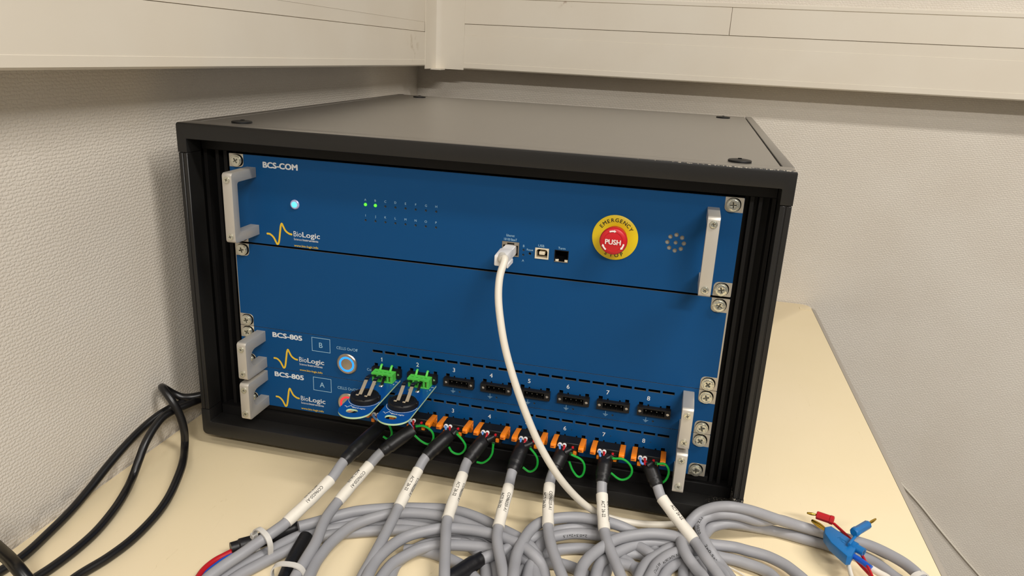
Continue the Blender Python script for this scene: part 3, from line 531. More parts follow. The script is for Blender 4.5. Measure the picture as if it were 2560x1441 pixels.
# top front rail with its corner legs, bottom rail the same way round
o = fillet([(BX0, 267), (BX0 + 10, 267), (BX0 + 10, 280), (BX1 - 10, 280), (BX1 - 10, 267), (BX1, 267), (BX1, BZ1), (BX0, BZ1)], [0, 0, .8, .8, 0, 0, 2.5, 2.5], 3)
bm = plate(o, (), BY0, 0, 'xz', 0.7)
for f in bm.faces: f.material_index = 1 if all(v.co.z > 294.9 for v in f.verts) else 0  # upward face takes the copy lightened for reflected light
obj('top_rail', bm, [mRAILTOP, mBLACKLIT], cab)
o = fillet([(BX0, -5), (BX0, BZ0), (BX1, BZ0), (BX1, -5), (BX1 - 10, -5), (BX1 - 10, -18.7), (BX0 + 10, -18.7), (BX0 + 10, -5)], [0, 5, 5, 0, 0, .8, .8, 0], 4)
obj('bottom_rail', plate(o, (), BY0, 0, 'xz', 0.7), worn('black_powder_coat_scraped', 400, 500, -19.6, -18.8, 700, 0.57), cab)
for x0 in (BX0, BX1 - 10):
    bm = bmesh.new(); box(bm, x0 + .4, x0 + 4.6, BY0 + .3, 0, -4.6, 266.6, .5); box(bm, x0 + 5.4, x0 + 9.6, BY0 + .3, 0, -4.6, 266.6, .5); box(bm, x0 + 1, x0 + 9, BY0 + 1.2, -.2, -4.6, 266.6)
    obj('corner_post', bm, mBLACK, cab)
# grooved mounting profiles left and right of the panels
for x0, sgn in ((-30.0, 1), (508.0, -1)):
    w = 29.0 if sgn > 0 else 24.5
    pts = [(0, 24), (0, 3)]
    u = 0
    for a, d in ((.13, 3), (.16, 15), (.40, 15), (.43, 4), (.55, 4), (.58, 12), (.68, 12), (.71, 5), (.84, 5), (.87, 14), (.99, 14), (1.0, 24)):
        pts.append((a * w, d))
    bm = plate([(x0 + sgn * a, b) for a, b in pts], (), -18, 279, 'xy')
    obj('mounting_profile', bm, mRAIL, cab)
obj('top_filler', B(-30, 508, 0.5, 10, 268.2, 281, .5), mRAIL, cab)
obj('bottom_filler', B(-30, 508, -0.5, 12, -19.5, -7, .8), mRAIL, cab)
obj('bottom_ledge', B(-4, 486, 3, 20, -7, -1.2, .5), mRAIL, cab)
for x0 in (BX0, BX1 - 9.5):
    obj('top_side_rail', B(x0, x0 + 9.5, 0.2, BY1, 284, BZ1, 1.2, seg=2), mBLACKLIT, cab)
    xs = x0 + 1 if x0 < 0 else x0 + 6.5
    obj('side_panel', B(xs, xs + 2, 0.2, BY1, -30, 284), mBLACK, cab)
obj('top_panel', B(BX0 + 11, BX1 - 11, BY0 + 8, BY1 - 4, 292, 294.6, .4), mBLACKLIT, cab)
obj('back_panel', B(BX0 + 1, BX1 - 1, BY1 - 3, BY1, -30, 292), mBLACK, cab)
obj('bottom_panel', B(BX0 + 1, BX1 - 1, 0.2, BY1, BZ0, -31), mBLACK, cab)
for x, y in ((8, 13), (475, 12), (475, 489), (12, 495)):
    bm = lathe(bmesh.new(), [(9.6, 0), (9.8, 1.2), (9.3, 1.8), (6, 2.3), (0, 2.6)], (x, y, 294.5), (0, 0, 1), 28)
    c = obj('screw_cap', bm, mCONN, cab)
    bm = B(x - 1.6, x + 1.6, y - 1, y + 3.0, 296.8, 297.5, .3); obj('pry_notch', bm, mDARK, c)
for x in (10, 468):
    for y in (40, 500):
        obj('foot', lathe(bmesh.new(), [(12, 0), (13, 2), (13, 13.5)], (x, y, ZT), (0, 0, 1), 20), mCONN, cab)

# ------------------------------------------------------------------ screws (mesh data shared)
def cross(r, w, a=0.6):
    p = [(r, w), (w, w), (w, r), (-w, r), (-w, w), (-r, w), (-r, -w), (-w, -w), (-w, -r), (w, -r), (w, -w), (r, -w)]
    return [(x * math.cos(a) - y * math.sin(a), x * math.sin(a) + y * math.cos(a)) for x, y in p]
def screw_mesh(r, h):
    bm = lathe(bmesh.new(), [(r * .93, 0), (r, h * .2), (r, h * .5)], (0, 0, 0), seg=22)
    join(bm, plate(circ(0, 0, r, 22), [cross(r * .46, r * .1)], -h * .5, -h * .78, 'xz'))
    ring = [(r, h * .78), (r * .94, h * .95), (r * .8, h)]
    join(bm, plate(circ(0, 0, r * .86, 22), [cross(r * .46, r * .1)], -h * .78, -h, 'xz', r * .06))
    join(bm, lathe(bmesh.new(), [(r * .6, h * .5), (r * .6, h * .52)], (0, 0, 0), seg=12), 1)
    return finish(bm, [mSCREW, mSCREWD])
SCR_BIG, SCR_SMALL = screw_mesh(5.7, 3.4), screw_mesh(3.2, 1.3)
ROT = [0.0, 0.5, 1.1, 1.9, 2.6, 0.3, 1.4]
def put_screw(name, me, at, parent, k=0): return inst(name, me, at, parent, rot=(0, ROT[k % 7], 0))

def handle(parent, x0, z0, z1, depth, leg, fr, rin):
    """C-shaped grip, section x0..x0+10, between z0 and z1, standing 'depth' out of the panel"""
    out = fillet([(0, z0), (-depth, z0), (-depth, z1), (0, z1), (0, z1 - leg), (-depth + fr, z1 - leg), (-depth + fr, z0 + leg), (0, z0 + leg)], [0, 3.2, 3.2, 0, 0, rin, rin, 0], 5)
    h = obj('handle', plate(out, (), x0, x0 + 10, 'yz', 0.5), mHANDLE, parent)
    for k, z in enumerate((z1 - leg / 2 - 1.5, z0 + leg / 2 + 1.5)):
        put_screw('screw', SCR_SMALL, (x0 + 5, -depth, z), h, k + int(x0))
    return h
def tabs_and_screws(parent, panel, z0, z1, ku, skip=()):
    """bare corner patches with the fixing slot and the rack screw in each"""
    for i, (x, z) in enumerate(((8.75, z1 - 6.35), (473.85, z1 - 6.35), (8.75, z0 + 6.35), (473.85, z0 + 6.35))):
        if i in skip: continue
        lft, up = x < 100, z > (z0 + z1) / 2
        ze = z1 if up else z0; zo = ze - 12.8 if up else ze + 12.8
        xe, xo = (0.1, 15.4) if lft else (482.5, 467.2)
        q = fillet([(xe, ze), (xo, ze), (xo, zo), (xe, zo)], [0.8, 0.0, 4.2, 0], 4)
        obj('mounting_tab', plate(q, (), -0.15, 0.0, 'xz'), mTAB, panel)
        sl = fillet(rect(x - 6.6, x + 6.4, z - 5.9, z + 5.9) if lft else rect(x - 5.6, x + 6.6, z - 5.9, z + 5.9), 5.5, 6)
        obj('screw_slot', plate(sl, (), -0.3, -0.12, 'xz'), mDARK, panel)
        put_screw('rack_screw', SCR_BIG, (x, -0.4, z), parent, ku + i)
def front_panel(parent, z0, z1, holes=()):
    bm = plate(rect(0, 482.6, z0, z1), holes, 0, 1.7, 'xz')
    for f in bm.faces: f.material_index = 0 if all(v.co.y < .01 for v in f.verts) else 1
    return obj('front_panel', bm, [mBLUE, mALU], parent)

SW = spline([(36.4, 15.0, 0), (39.9, 14.8, 0), (43.6, 11.9, 0), (46.1, 7.4, 0), (47.7, 5.4, 0), (49.4, 8.6, 0), (51.1, 18.6, 0), (53.0, 26.6, 0), (54.6, 24.2, 0), (57.0, 19.9, 0), (60.7, 17.4, 0), (63.9, 16.8, 0)], 6)
def logo(panel, zb):
    """pulse curve, two-weight wordmark, line below, web address; zb = base line of the unit"""
    fn = lambda u, v: Vector((u, -0.12, v))
    print_obj('logo_curve', ribbon(bmesh.new(), [(p.x, p.y + zb - 3.35) for p in SW], 1.9, fn), mYELLOWP, panel)
    bm = put_text(bmesh.new(), 'Bio', 65.6, zb + 11.95, 5.2, 8.6, 0.0, fn=fn); put_text(bm, 'Logic', 74.9, zb + 11.95, 5.2, 18.9, 0.022, fn=fn)
    print_obj('logo_lettering', bm, mWHITE, panel)
    bm = put_text(bmesh.new(), 'Science', 65.7, zb + 8.1, 2.2, 8.6, 0.0, fn=fn); put_text(bm, 'Instruments', 75.2, zb + 8.1, 2.2, 16.6, 0.02, fn=fn)
    print_obj('logo_lettering', bm, mWHITE, panel)
    print_obj('web_lettering', put_text(bmesh.new(), 'www.bio-logic.info', 65.6, zb + 1.7, 2.2, 26, 0.02, fn=fn), mYELLOWP, panel)

U = 44.45
# ---------------- top unit
t = thing('rack_unit', (241, 0, 4 * U), 'tall blue rack unit with red emergency button, at the top of the cabinet', 'rack unit')
leds = [(141.9 + 10.06 * i, 229.0 if r == 0 else 213.9, r * 8 + i) for r in range(2) for i in range(8)]
spk = [(430.7, 222.7)] + [(430.7 + 7 * math.cos(TAU * k / 8), 222.6 + 7 * math.sin(TAU * k / 8)) for k in range(8)]
holes = [circ(x, z, 1.05, 12) for x, z, k in leds] + [circ(x, z, 1.9 if i else 1.7, 14) for i, (x, z) in enumerate(spk)]
ETH, USB, TRM = (276.3, 292.5, 194.2, 208.0), (307.3, 320.3, 194.8, 205.1), (325.4, 338.3, 193.8, 204.9)
for r in (ETH, USB, TRM): holes.append(rect(*r))
holes += [circ(302.7, 198.7, 1.25, 14), circ(296.7, 201.5, 1.0, 12), circ(296.6, 196.9, 1.0, 12)]
z0, z1 = 4 * U + 1.3, 6 * U - .2
fp = front_panel(t, z0, z1, holes)
obj('chassis', B(12, 470, 14, 420, z0 + 1, z1 - 3), mDARK, t)
tabs_and_screws(t, fp, z0, z1, 0)
handle(t, 18.4, 188.3, 254.8, 41, 9.5, 9, 2.5); handle(t, 453.5, 189.0, 256.6, 41, 9.5, 9, 2.5)
ztext('title_lettering', fp, 'BCS-COM', 36.0, 255.3, 5.7, 37, 0.05)
logo(fp, 4 * U + .45)
pb = obj('power_button', lathe(bmesh.new(), [(4.7, 0), (4.7, .8), (4.0, 1.6), (2.9, 1.6)], (68.5, 0, 222.2)), mPRING, t)
obj('lens', lathe(bmesh.new(), [(2.9, 0), (2.8, .5), (1.8, .9), (0, 1.0)], (68.5, -1.5, 222.2), seg=18), mPOWER, pb)
LED = finish(lathe(bmesh.new(), [(1.0, -2.5), (1.0, -.6), (.7, -.2), (0, 0)], (0, 0, 0), seg=10), [mLEDOFF])
LEDG = finish(lathe(bmesh.new(), [(1.5, 0), (1.45, .3), (1.0, .8), (0, 1.0)], (0, 0, 0), seg=12), [mLEDON])
for x, z, k in leds:
    l_ = inst('indicator_light', LEDG if k < 2 else LED, (x, 0.0 if k < 2 else .6, z), t, 'lit green indicator light' if k < 2 else None)
    ztext('channel_lettering', fp, 'ABCDEFGHIJKLMNOP'[k], x, z + 3.6, 2.1, align='C', m=mPALE, bold=.006)
for z in (201.5, 196.9): inst('indicator_light', LED, (296.65, .6, z), t)
obj('speaker', lathe(bmesh.new(), [(11, 0), (11, 3)], (430.7, 5, 222.7)), mMESH, t)
for s_, x, z, cap, w in (('Ethernet', 283.8, 212.6, 2.2, 7.6), ('10/100 BaseT', 284.0, 208.9, 2.2, 12.2), ('B', 296.7, 204.2, 2.1, None), ('A', 296.7, 190.4, 2.1, None), ('Reset', 302.7, 201.3, 1.9, 6.0), ('USB', 312.9, 206.0, 2.2, 5.6), ('Term', 331.8, 205.7, 2.2, 6.6)):
    ztext('port_lettering', fp, s_, x, z, cap, w, 0.008, 'C', mPALE)
def rj45(x0, x1, zz0, zz1, rim, name, up=True):
    bm = bmesh.new()
    cx = (x0 + x1) / 2; r = rim
    hole = [(x0 + r, zz0 + r), (x1 - r, zz0 + r), (x1 - r, zz1 - 3.2), (cx + 3.4, zz1 - 3.2), (cx + 3.4, zz1 - r), (cx - 3.4, zz1 - r), (cx - 3.4, zz1 - 3.2), (x0 + r, zz1 - 3.2)]
    if not up: hole = [(a, zz0 + zz1 - b) for a, b in hole]
    bm = plate(rect(x0 + .1, x1 - .1, zz0 + .1, zz1 - .1), [hole], -.4, 11, 'xz')
    box(bm, x0 + .2, x1 - .2, 11, 13, zz0 + .2, zz1 - .2, mi=1)
    return bm
p_ = obj('ethernet_port', rj45(*ETH, 1.1, ''), [mNICKEL, mDARK], t)
bm = bmesh.new()
for k in range(8): box(bm, 280.5 + k * 1.02, 280.9 + k * 1.02, 3, 10, 195.6, 196.1)
obj('contact_springs', bm, mGOLD, p_)
p_ = obj('terminal_port', rj45(*TRM, .5, '', False), [mCONN, mDARK], t)
for x in (328.2, 336.5): obj('status_window', B(x - 1.5, x + 1.3, -.6, 1, 194.5, 196.4, .1), mIVORY, p_)
obj('shield_lip', B(TRM[0] + .2, TRM[1] - .2, -.7, .4, 193.9, 194.5), mNICKEL, p_)
bm = plate(rect(USB[0] + .2, USB[1] - .2, USB[2] + .1, USB[3] - .1), [fillet(rect(USB[0] + 1.3, USB[1] - 1.3, USB[2] + 1.2, USB[3] - 1.2), [0.2, 0.2, 2.2, 2.2], 2)], -.6, 9, 'xz')
box(bm, USB[0] + .4, USB[1] - .4, 9, 10, USB[2] + .3, USB[3] - .3, mi=1)
p_ = obj('usb_port', bm, [mIVORY, mDARK], t)
obj('tongue', B(311.2, 316.4, -.2, 9, 198.7, 201.7, .3), mIVORY, p_)
obj('reset_button', lathe(bmesh.new(), [(1.1, 0), (1.1, 2)], (302.7, 4.5, 198.7), seg=12), mCONN, t)
# emergency stop
ec = (378.3, 0, 221.8)
es = obj('emergency_button', lathe(bmesh.new(), [(10.2, 0), (10.6, 1.2), (10.2, 8.4), (11.6, 9.4), (12.0, 11.2), (12.0, 14.2), (11.3, 15.8), (9.6, 16.6), (8.4, 16.7), (8.2, 16.3), (7.4, 16.5), (0, 17.0)], ec, seg=40), mRED, t)
obj('backing_disc', lathe(bmesh.new(), [(20.2, 0), (20.2, .8), (19.8, 1.1), (11, 1.1)], ec, seg=48), mYEL, es)
bm = bmesh.new()
def arc_text(bm, s, r, a0, a1, cap, y, flip=False, bold=0.015):
    for i, ch in enumerate(s):
        a = math.radians(a0 + (a1 - a0) * i / (len(s) - 1))
        rot = a - math.pi / 2 if not flip else a + math.pi / 2
        c, s_ = math.cos(rot), math.sin(rot); ox, oz = ec[0] + r * math.cos(a), ec[2] + r * math.sin(a)
        put_text(bm, ch, 0, -cap / 2, cap, None, bold, 'C', lambda u, v: Vector((ox + u * c - v * s_, y, oz + u * s_ + v * c)))
arc_text(bm, 'EMERGENCY', 15.8, 143, 33, 3.3, -1.25); arc_text(bm, 'STOP', 16.0, 245, 297, 3.3, -1.25, True)
print_obj('disc_lettering', bm, mBLKPRINT, es)
ztext('push_lettering', es, 'PUSH', 378.3, 219.4, 4.4, 13.6, 0.03, 'C', mRWHITE, y=-17.12)
bm = bmesh.new()
for a in (95, 215, 335):
    def pol(r, d): return Vector((ec[0] + r * math.cos(math.radians(d)), -16.85, ec[2] + r * math.sin(math.radians(d))))
    prev = None
    for k in range(6):
        d = a + 18 - k * 5; q = (bm.verts.new(pol(8.6, d)), bm.verts.new(pol(10.0, d)))
        if prev: bm.faces.new((prev[0], prev[1], q[1], q[0]))
        prev = q
    d = a + 18 - 25
    bm.faces.new([bm.verts.new(pol(8.0, d)), bm.verts.new(pol(10.6, d)), bm.verts.new(pol(9.3, d - 11))])
print_obj('arrow_marks', bm, mRWHITE, es)

# ---------------- blank cover
t = thing('blank_panel', (241, 0, 2 * U), 'plain blue blanking panel, second from the cabinet top, without any controls', 'panel')
z0, z1 = 2 * U + .2, 4 * U - .7
fp = front_panel(t, z0, z1); tabs_and_screws(t, fp, z0, z1, 3)
for xa, xb in ((481.2, 482.5), (0.1, 0.7)): obj('bare_edge', plate(rect(xa, xb, z0 + .1, z1 - .1), (), -.1, 0, 'xz'), mTAB, fp, label='unpainted silver edge strip')
obj('stiffener', B(30, 450, 2.8, 16, z0 + 6, z1 - 6), mDARK, t)

# ---------------- two 1U channel units
PITCH = 37.93
SX = [157.5 + PITCH * k - 9.1 for k in range(8)]     # left edge of each socket
def socket_mesh():
    """black 4-pole header with its flanges, origin at its lower left on the panel face"""
    bm = plate(rect(0, 30.6, 11.6, 20.1), [rect(5.6, 25.2, 13.2, 18.8), circ(2.5, 15.6, 1.5, 10), circ(28.0, 15.6, 1.5, 10)], -5.0, 3.2, 'xz')
    box(bm, 3, 28, 3.2, 4.2, 12, 20)
    for x in (8.2, 12.6, 17.0, 21.4): box(bm, x + 1.6, x + 1.9, -4.9, 3, 13.2, 14.4)
    return finish(bm, [mCONN])
SOCK = socket_mesh()
NUT = finish(lathe(bmesh.new(), [(1.45, 0), (1.45, .6), (.8, .6), (.8, .1), (0, .1)], (0, 0, 0), seg=10), [mSOLDER])
PIN = finish(B(-.5, .5, -6, 0, -.5, .5, .1), [mSCREWD])
def channel_unit(zb, letter, label, ring, pos, kskip):
    t = thing('rack_unit', (241, 0, zb), label, 'rack unit')
    z0, z1 = zb + .15, zb + U - .25
    holes = []
    for k in range(23):
        x = 147.4 + 13.08 * k; holes.append(rect(x, x + 10.8, zb + 34.4, zb + 37.2))
    for x in SX:
        q = [(x + .2, 11.8), (x + 30.4, 11.8), (x + 30.4, 20.0), (x + 29.6, 20.0), (x + 29.6, 23), (x + 25.9, 23), (x + 25.9, 20.0), (x + 21.8, 20.0), (x + 21.8, 21.4), (x + 20.2, 21.4), (x + 20.2, 20.0), (x + 10.4, 20.0), (x + 10.4, 21.4), (x + 8.8, 21.4), (x + 8.8, 20.0), (x + 4.7, 20.0), (x + 4.7, 23), (x + .9, 23), (x + .9, 20.0), (x + .2, 20.0)]
        holes.append([(a, b + zb) for a, b in q])
        holes.append(circ(x + 15.4, zb + 4.9, 1.0, 10))
    fp = front_panel(t, z0, z1, holes)
    obj('chassis', B(12, 470, 12, 420, z0 + 1, z1 - 1), mDARK, t)
    tabs_and_screws(t, fp, z0, z1, kskip)
    handle(t, 18.4, zb + .2, zb + 40.6, 37, 10.6 if False else 11.0, 8.5, 8.5); handle(t, 453.3, zb + .4, zb + 40.8, 37, 11.0, 8.5, 8.5)
    ztext('title_lettering', fp, 'BCS-805', 36.3, zb + 35.5, 5.4, 33.8, 0.05)
    logo(fp, zb)
    bm = bmesh.new()
    for x0, x1, a, b in ((80.6, 101.2, 26.2, 26.8), (80.6, 101.2, 40.9, 41.5), (80.6, 81.2, 26.8, 40.9), (100.6, 101.2, 26.8, 40.9)):
        bm.faces.new([bm.verts.new((x, -.12, zb + z)) for x, z in rect(x0, x1, a, b)])
    print_obj('letter_frame', bm, mPALE, fp)
    ztext('unit_lettering', fp, letter, 90.7, zb + 30.8, 5.6, None, 0.012, 'C', mPALE)
    ztext('button_lettering', fp, 'CELLS On/Off', 108.1, zb + 32.2, 3.0, 23.2, 0.006, 'L', mPALE)
    ztext('cell_lettering', fp, 'Cell #', 141.2, zb + 13.2, 2.8, 9.4, 0.006, 'L', mPALE)
    b = obj('cells_button', lathe(bmesh.new(), [(11.2, 0), (11.2, 1.2), (10.2, 2.0), (8.3, 2.0), (8.3, 1.6), (6.2, 1.6), (6.2, 2.0), (5.4, 2.1), (0, 2.1)], (119.7, 0, zb + 17.5), seg=40), mSTEEL, t)
    bm = lathe(bmesh.new(), [(8.25, 0), (8.25, .35), (7.3, .5), (6.25, .35), (6.25, 0)], (119.7, -1.6, zb + 17.5), seg=40)
    obj('light_ring', bm, ring, b)
    for k, x in enumerate(SX):
        bm = put_text(bmesh.new(), str(k + 1), x + 9.1, zb + 25.6, 4.3, None, 0.012, 'C', lambda u, v: Vector((u, -.12, v)))
        if k == 0: bm.faces.new([bm.verts.new((x + 9.1 + a, -.13, zb + 25.6 + b)) for a, b in ((-1.2, 3.3), (-1.2, 2.8), (.1, 3.6), (.1, 4.3))])
        print_obj('channel_lettering', bm, mWHITE, fp)
        s = inst('socket', SOCK, (x, 0, zb), t)
        for dx in (2.5, 28.0): inst('nut', NUT, (x + dx, -3.6, zb + 15.6), s)
        for dx in (7.6, 12.6, 17.6, 22.6): inst('pin', PIN, (x + dx + .4, 3.0, zb + 16.2), s)
        bm = bmesh.new(); g = lambda a, b_, c, d: bm.faces.new([bm.verts.new((q[0] + x + 8.7, -.12, q[1] + zb)) for q in rect(a, b_, c, d)])
        g(-.18, .18, 5.2, 8.2); g(-2.4, 2.4, 4.8, 5.2); g(-1.5, 1.5, 3.9, 4.3); g(-.6, .6, 3.0, 3.4)
        print_obj('ground_symbol', bm, mPALE, fp)
        inst('indicator_light', LED, (x + 15.4, .5, zb + 4.9), t)
    if letter == 'A':
        bm = bmesh.new()
        for x in SX: join(bm, plate(circ(x + 15.7, zb + 27.2, .55, 8), (), -.13, -.05, 'xz'))
        o_ = obj('pin_marks', bm, mLEDOFF, fp)
    return t
channel_unit(U, 'B', 'low blue rack unit with blue lit round button, its last six sockets empty', mRINGB, 0, 2)
channel_unit(0.0, 'A', 'lowest blue rack unit with red lit round button and eight plugged cables', mRINGR, 1, 5)

# ------------------------------------------------------------------ coin-cell test boards in the first two sockets of the upper channel unit
def test_board(k, label):
    xo = PITCH * k
    zt = 54.0
    t = thing('test_board', (163 + xo, -45, zt), label, 'circuit board', 'coin cell test boards in the blue unit')
    cx, cy, r = 163.0 + xo, -75.0, 15.4
    out = [(cx + r, -3.0), (cx - r, -3.0)] + [(cx + r * math.cos(a), cy + r * math.sin(a)) for a in [math.pi + math.pi * i / 24 for i in range(25)]]
    sl = fillet(rect(cx - 7.2, cx + 3.8, -82.4, -75.0), 3.6, 6)
    bm = plate(out, [sl], zt - 1.7, zt, 'xy')
    for f in bm.faces: f.material_index = 0 if all(v.co.z > zt - .01 for v in f.verts) else 1
    cb = obj('circuit_board', bm, [mPCB, mPCBE], t)
    # silk screen: ring, pulse curve, wordmark, pin names
    fn = lambda u, v: Vector((u, v, zt + .08))
    ring = [(cx - .2 + 14.9 * math.cos(a), -53.5 + 14.9 * math.sin(a)) for a in [math.radians(188 + 170 * i / 30) for i in range(31)]]
    print_obj('board_ring', ribbon(bmesh.new(), ring, .5, fn), mWHITE, cb)
    print_obj('board_curve', ribbon(bmesh.new(), [(xo + a, b) for a, b in ((150.6, -71.2), (152.2, -71.4), (153.6, -73.4), (156.0, -68.6), (157.2, -70.4), (158.6, -71.0))], .7, fn), mWHITE, cb)
    print_obj('board_lettering', put_text(bmesh.new(), 'BioLogic', xo + 158.9, -72.9, 2.3, 12.6, 0.02, fn=fn), mWHITE, cb)
    bm = bmesh.new()
    for s_, y in (('P1', -10), ('E', -16)): put_text(bm, s_, xo + 175.4, y, 2.0, None, 0.02, 'L', fn)
    put_text(bm, '-', xo + 173.8, -18.5, 2.0, None, .02, 'L', fn)
    print_obj('board_lettering', bm, mWHITE, cb)
    # holder
    hc = (cx - .2, -53.5)
    bm = lathe(bmesh.new(), [(13.6, 0), (13.6, 4.2), (12.6, 5.4), (10.6, 5.8), (10.4, 5.2), (0, 5.2)], (hc[0], hc[1], zt), (0, 0, 1), 32)
    for a in (0.15, math.pi - .15): box(bm, hc[0] + 13.2 * math.cos(a) - 1.3, hc[0] + 13.2 * math.cos(a) + 1.3, hc[1] + 13.2 * math.sin(a) - 2.4, hc[1] + 13.2 * math.sin(a) + 2.4, zt, zt + 4.8, .3)
    for dx in (-3.8, 4.2): box(bm, hc[0] + dx - 1, hc[0] + dx + 1, -66, -65.4, zt + 5, zt + 6.2)
    obj('coin_cell_holder', bm, mCONN, t)
    # two flat spring contacts, bare in front, sleeved towards the connector
    def strap(path, w, th):
        bm = bmesh.new(); rings = []
        T, Ns = frames([Vector(p) for p in path], ref=(0, 0, 1))
        for p, tt, nn in zip(path, T, Ns):
            s_ = tt.cross(nn); p = Vector(p)
            rings.append([bm.verts.new(p + s_ * (a * w / 2) + nn * (b * th / 2)) for a, b in ((-1, -1), (1, -1), (1, 1), (-1, 1))])
        for A, Bq in zip(rings, rings[1:]):
            for i in range(4): bm.faces.new((A[i], A[(i + 1) % 4], Bq[(i + 1) % 4], Bq[i]))
        bm.faces.new(rings[0]); bm.faces.new(rings[-1]); bmesh.ops.recalc_face_normals(bm, faces=bm.faces[:])
        return bm
    for dx in (0.0, 8.6):
        x = xo + dx
        c = obj('spring_contact', strap([(x + 159.6, -57.0, 60.4), (x + 158.5, -47, 63.4), (x + 157.2, -37.4, 66.2), (x + 156.2, -33, 66.6)], 3.3, .5), mSTRIP, t)
        obj('contact_tip', B(x + 156.0, x + 158.8, -59.2, -57.4, 59.7, 60.6, .2), mSTRIP, c)
        obj('black_sleeve', strap([(x + 157.2, -37.6, 66.2), (x + 156.2, -31, 66.4), (x + 155.4 + dx * .12, -22, 64.2), (x + 155.6 + dx * .12, -14, 60.5)], 4.0, 1.0), mSLEEVE, c)
    s = obj('jumper_strap', strap([(xo + 166.2, -13, 60.0), (xo + 166.0, -15.5, 59.0), (xo + 165.8, -18.6, 56.0), (xo + 165.6, -20.5, 54.4)], 2.6, .7), mSLEEVE, t)
    for x, y in ((165.6, -21.4), (157.6, -20.2)):
        obj('solder_joint', lathe(bmesh.new(), [(2.6, 0), (2.3, .7), (1.2, 1.5), (0, 1.9)], (xo + x, y, zt), (0, 0, 1), 12), mSOLDER, t)
    # green terminal block: roof, floor, pillars, back wall, two release levers
    bm = bmesh.new(); x0, x1 = xo + 152.4, xo + 174.6
    roof = [(x0, -4.6), (x1, -4.6), (x1, -14.8), (x1 - 4, -15.6)] + [(x1 - 4 - 13 * i / 8, -15.6 + 1.3 * math.sin(math.pi * i / 8)) for i in range(1, 8)] + [(x1 - 17.5, -15.2), (x0, -15.2)]
    join(bm, plate(roof, (), 62.0, 63.6, 'xy'))
    box(bm, x0 + .4, x1 - .2, -14.4, 0, zt, 55.2, .2); box(bm, x0 + .4, x1 - .2, -6.4, -.4, 55.2, 62.0)
    for x in (x0 + .4, x0 + 5.0, x0 + 10.4, x0 + 15.8, x1 - 2.6): box(bm, x, x + 1.9 if x < x1 - 3 else x1 - .2, -14.4, -6.4, 55.2, 62.0, .15)
    for z in (57, 59.4): box(bm, x0 + 3, x1 - 4.6, -11.5, -6.4, z, z + .7)
    gc = obj('terminal_block', bm, mGREENP, t)
    for dx in (5.6, 16.4):
        tube_pts = spline([(x0 + dx, -7.4, 63.2), (x0 + dx, -4.6, 64.8), (x0 + dx, -2.8, 66.8), (x0 + dx, -1.2, 67.2)], 4)
        obj('release_lever', tube(bmesh.new(), tube_pts, 1.25, 8), mGREENP, gc)
    for dx in (4.0, 8.6, 13.2, 17.8):
        obj('test_slot', B(x0 + dx - 1.2, x0 + dx + 1.2, -11.4, -10.4, 63.5, 63.72), M_GD, gc)
    bm = bmesh.new(); box(bm, x1 - 3.6, x1 - 2.9, -13, -12.6, 55.4, 61.5); obj('contact_blade', bm, mGOLD, gc)
    return t
M_GD = M('green_shadow_slot', '2c9a22', 0.6).m
test_board(0, 'blue coin cell test board, left of the two, over the red lit button')
test_board(1, 'blue coin cell test board, right of the two, in the second socket')

# ------------------------------------------------------------------ white network cable
t = thing('network_cable', (284, -20, 200), 'white network cable plugged in the top unit, hanging across the blue panels', 'cable')
bm = B(279.2, 289.4, -17, 8, 195.9, 204.6, .5); obj('plug', bm, mPLUGW, t)
bm = B(278.6, 290.6, -40, -16, 194.4, 205.8, 1.4, seg=2)
for v in bm.verts:
    f = max(0.0, min(1.0, (-16 - v.co.y) / 24)); v.co.x = 284.6 + (v.co.x - 284.6) * (1 - .12 * f); v.co.z = 200.1 + (v.co.z - 200.1) * (1 - .15 * f)
bt = obj('plug_boot', bm, mPLUGW, t)
obj('latch_guard', B(289.8, 291.2, -36, -17, 193.0, 197.2, .4), mPLUGW, bt)
pth = spline([(284.8, -33, 202), (287.4, -42, 202.6)] + PATHS['net'], 7)
obj('cable_jacket', tube(bmesh.new(), pth, [4.4 if i < 4 else 4.4 - min(1.0, (i - 4) / 12) * 1.15 for i in range(len(pth))], 14), mNET, t)

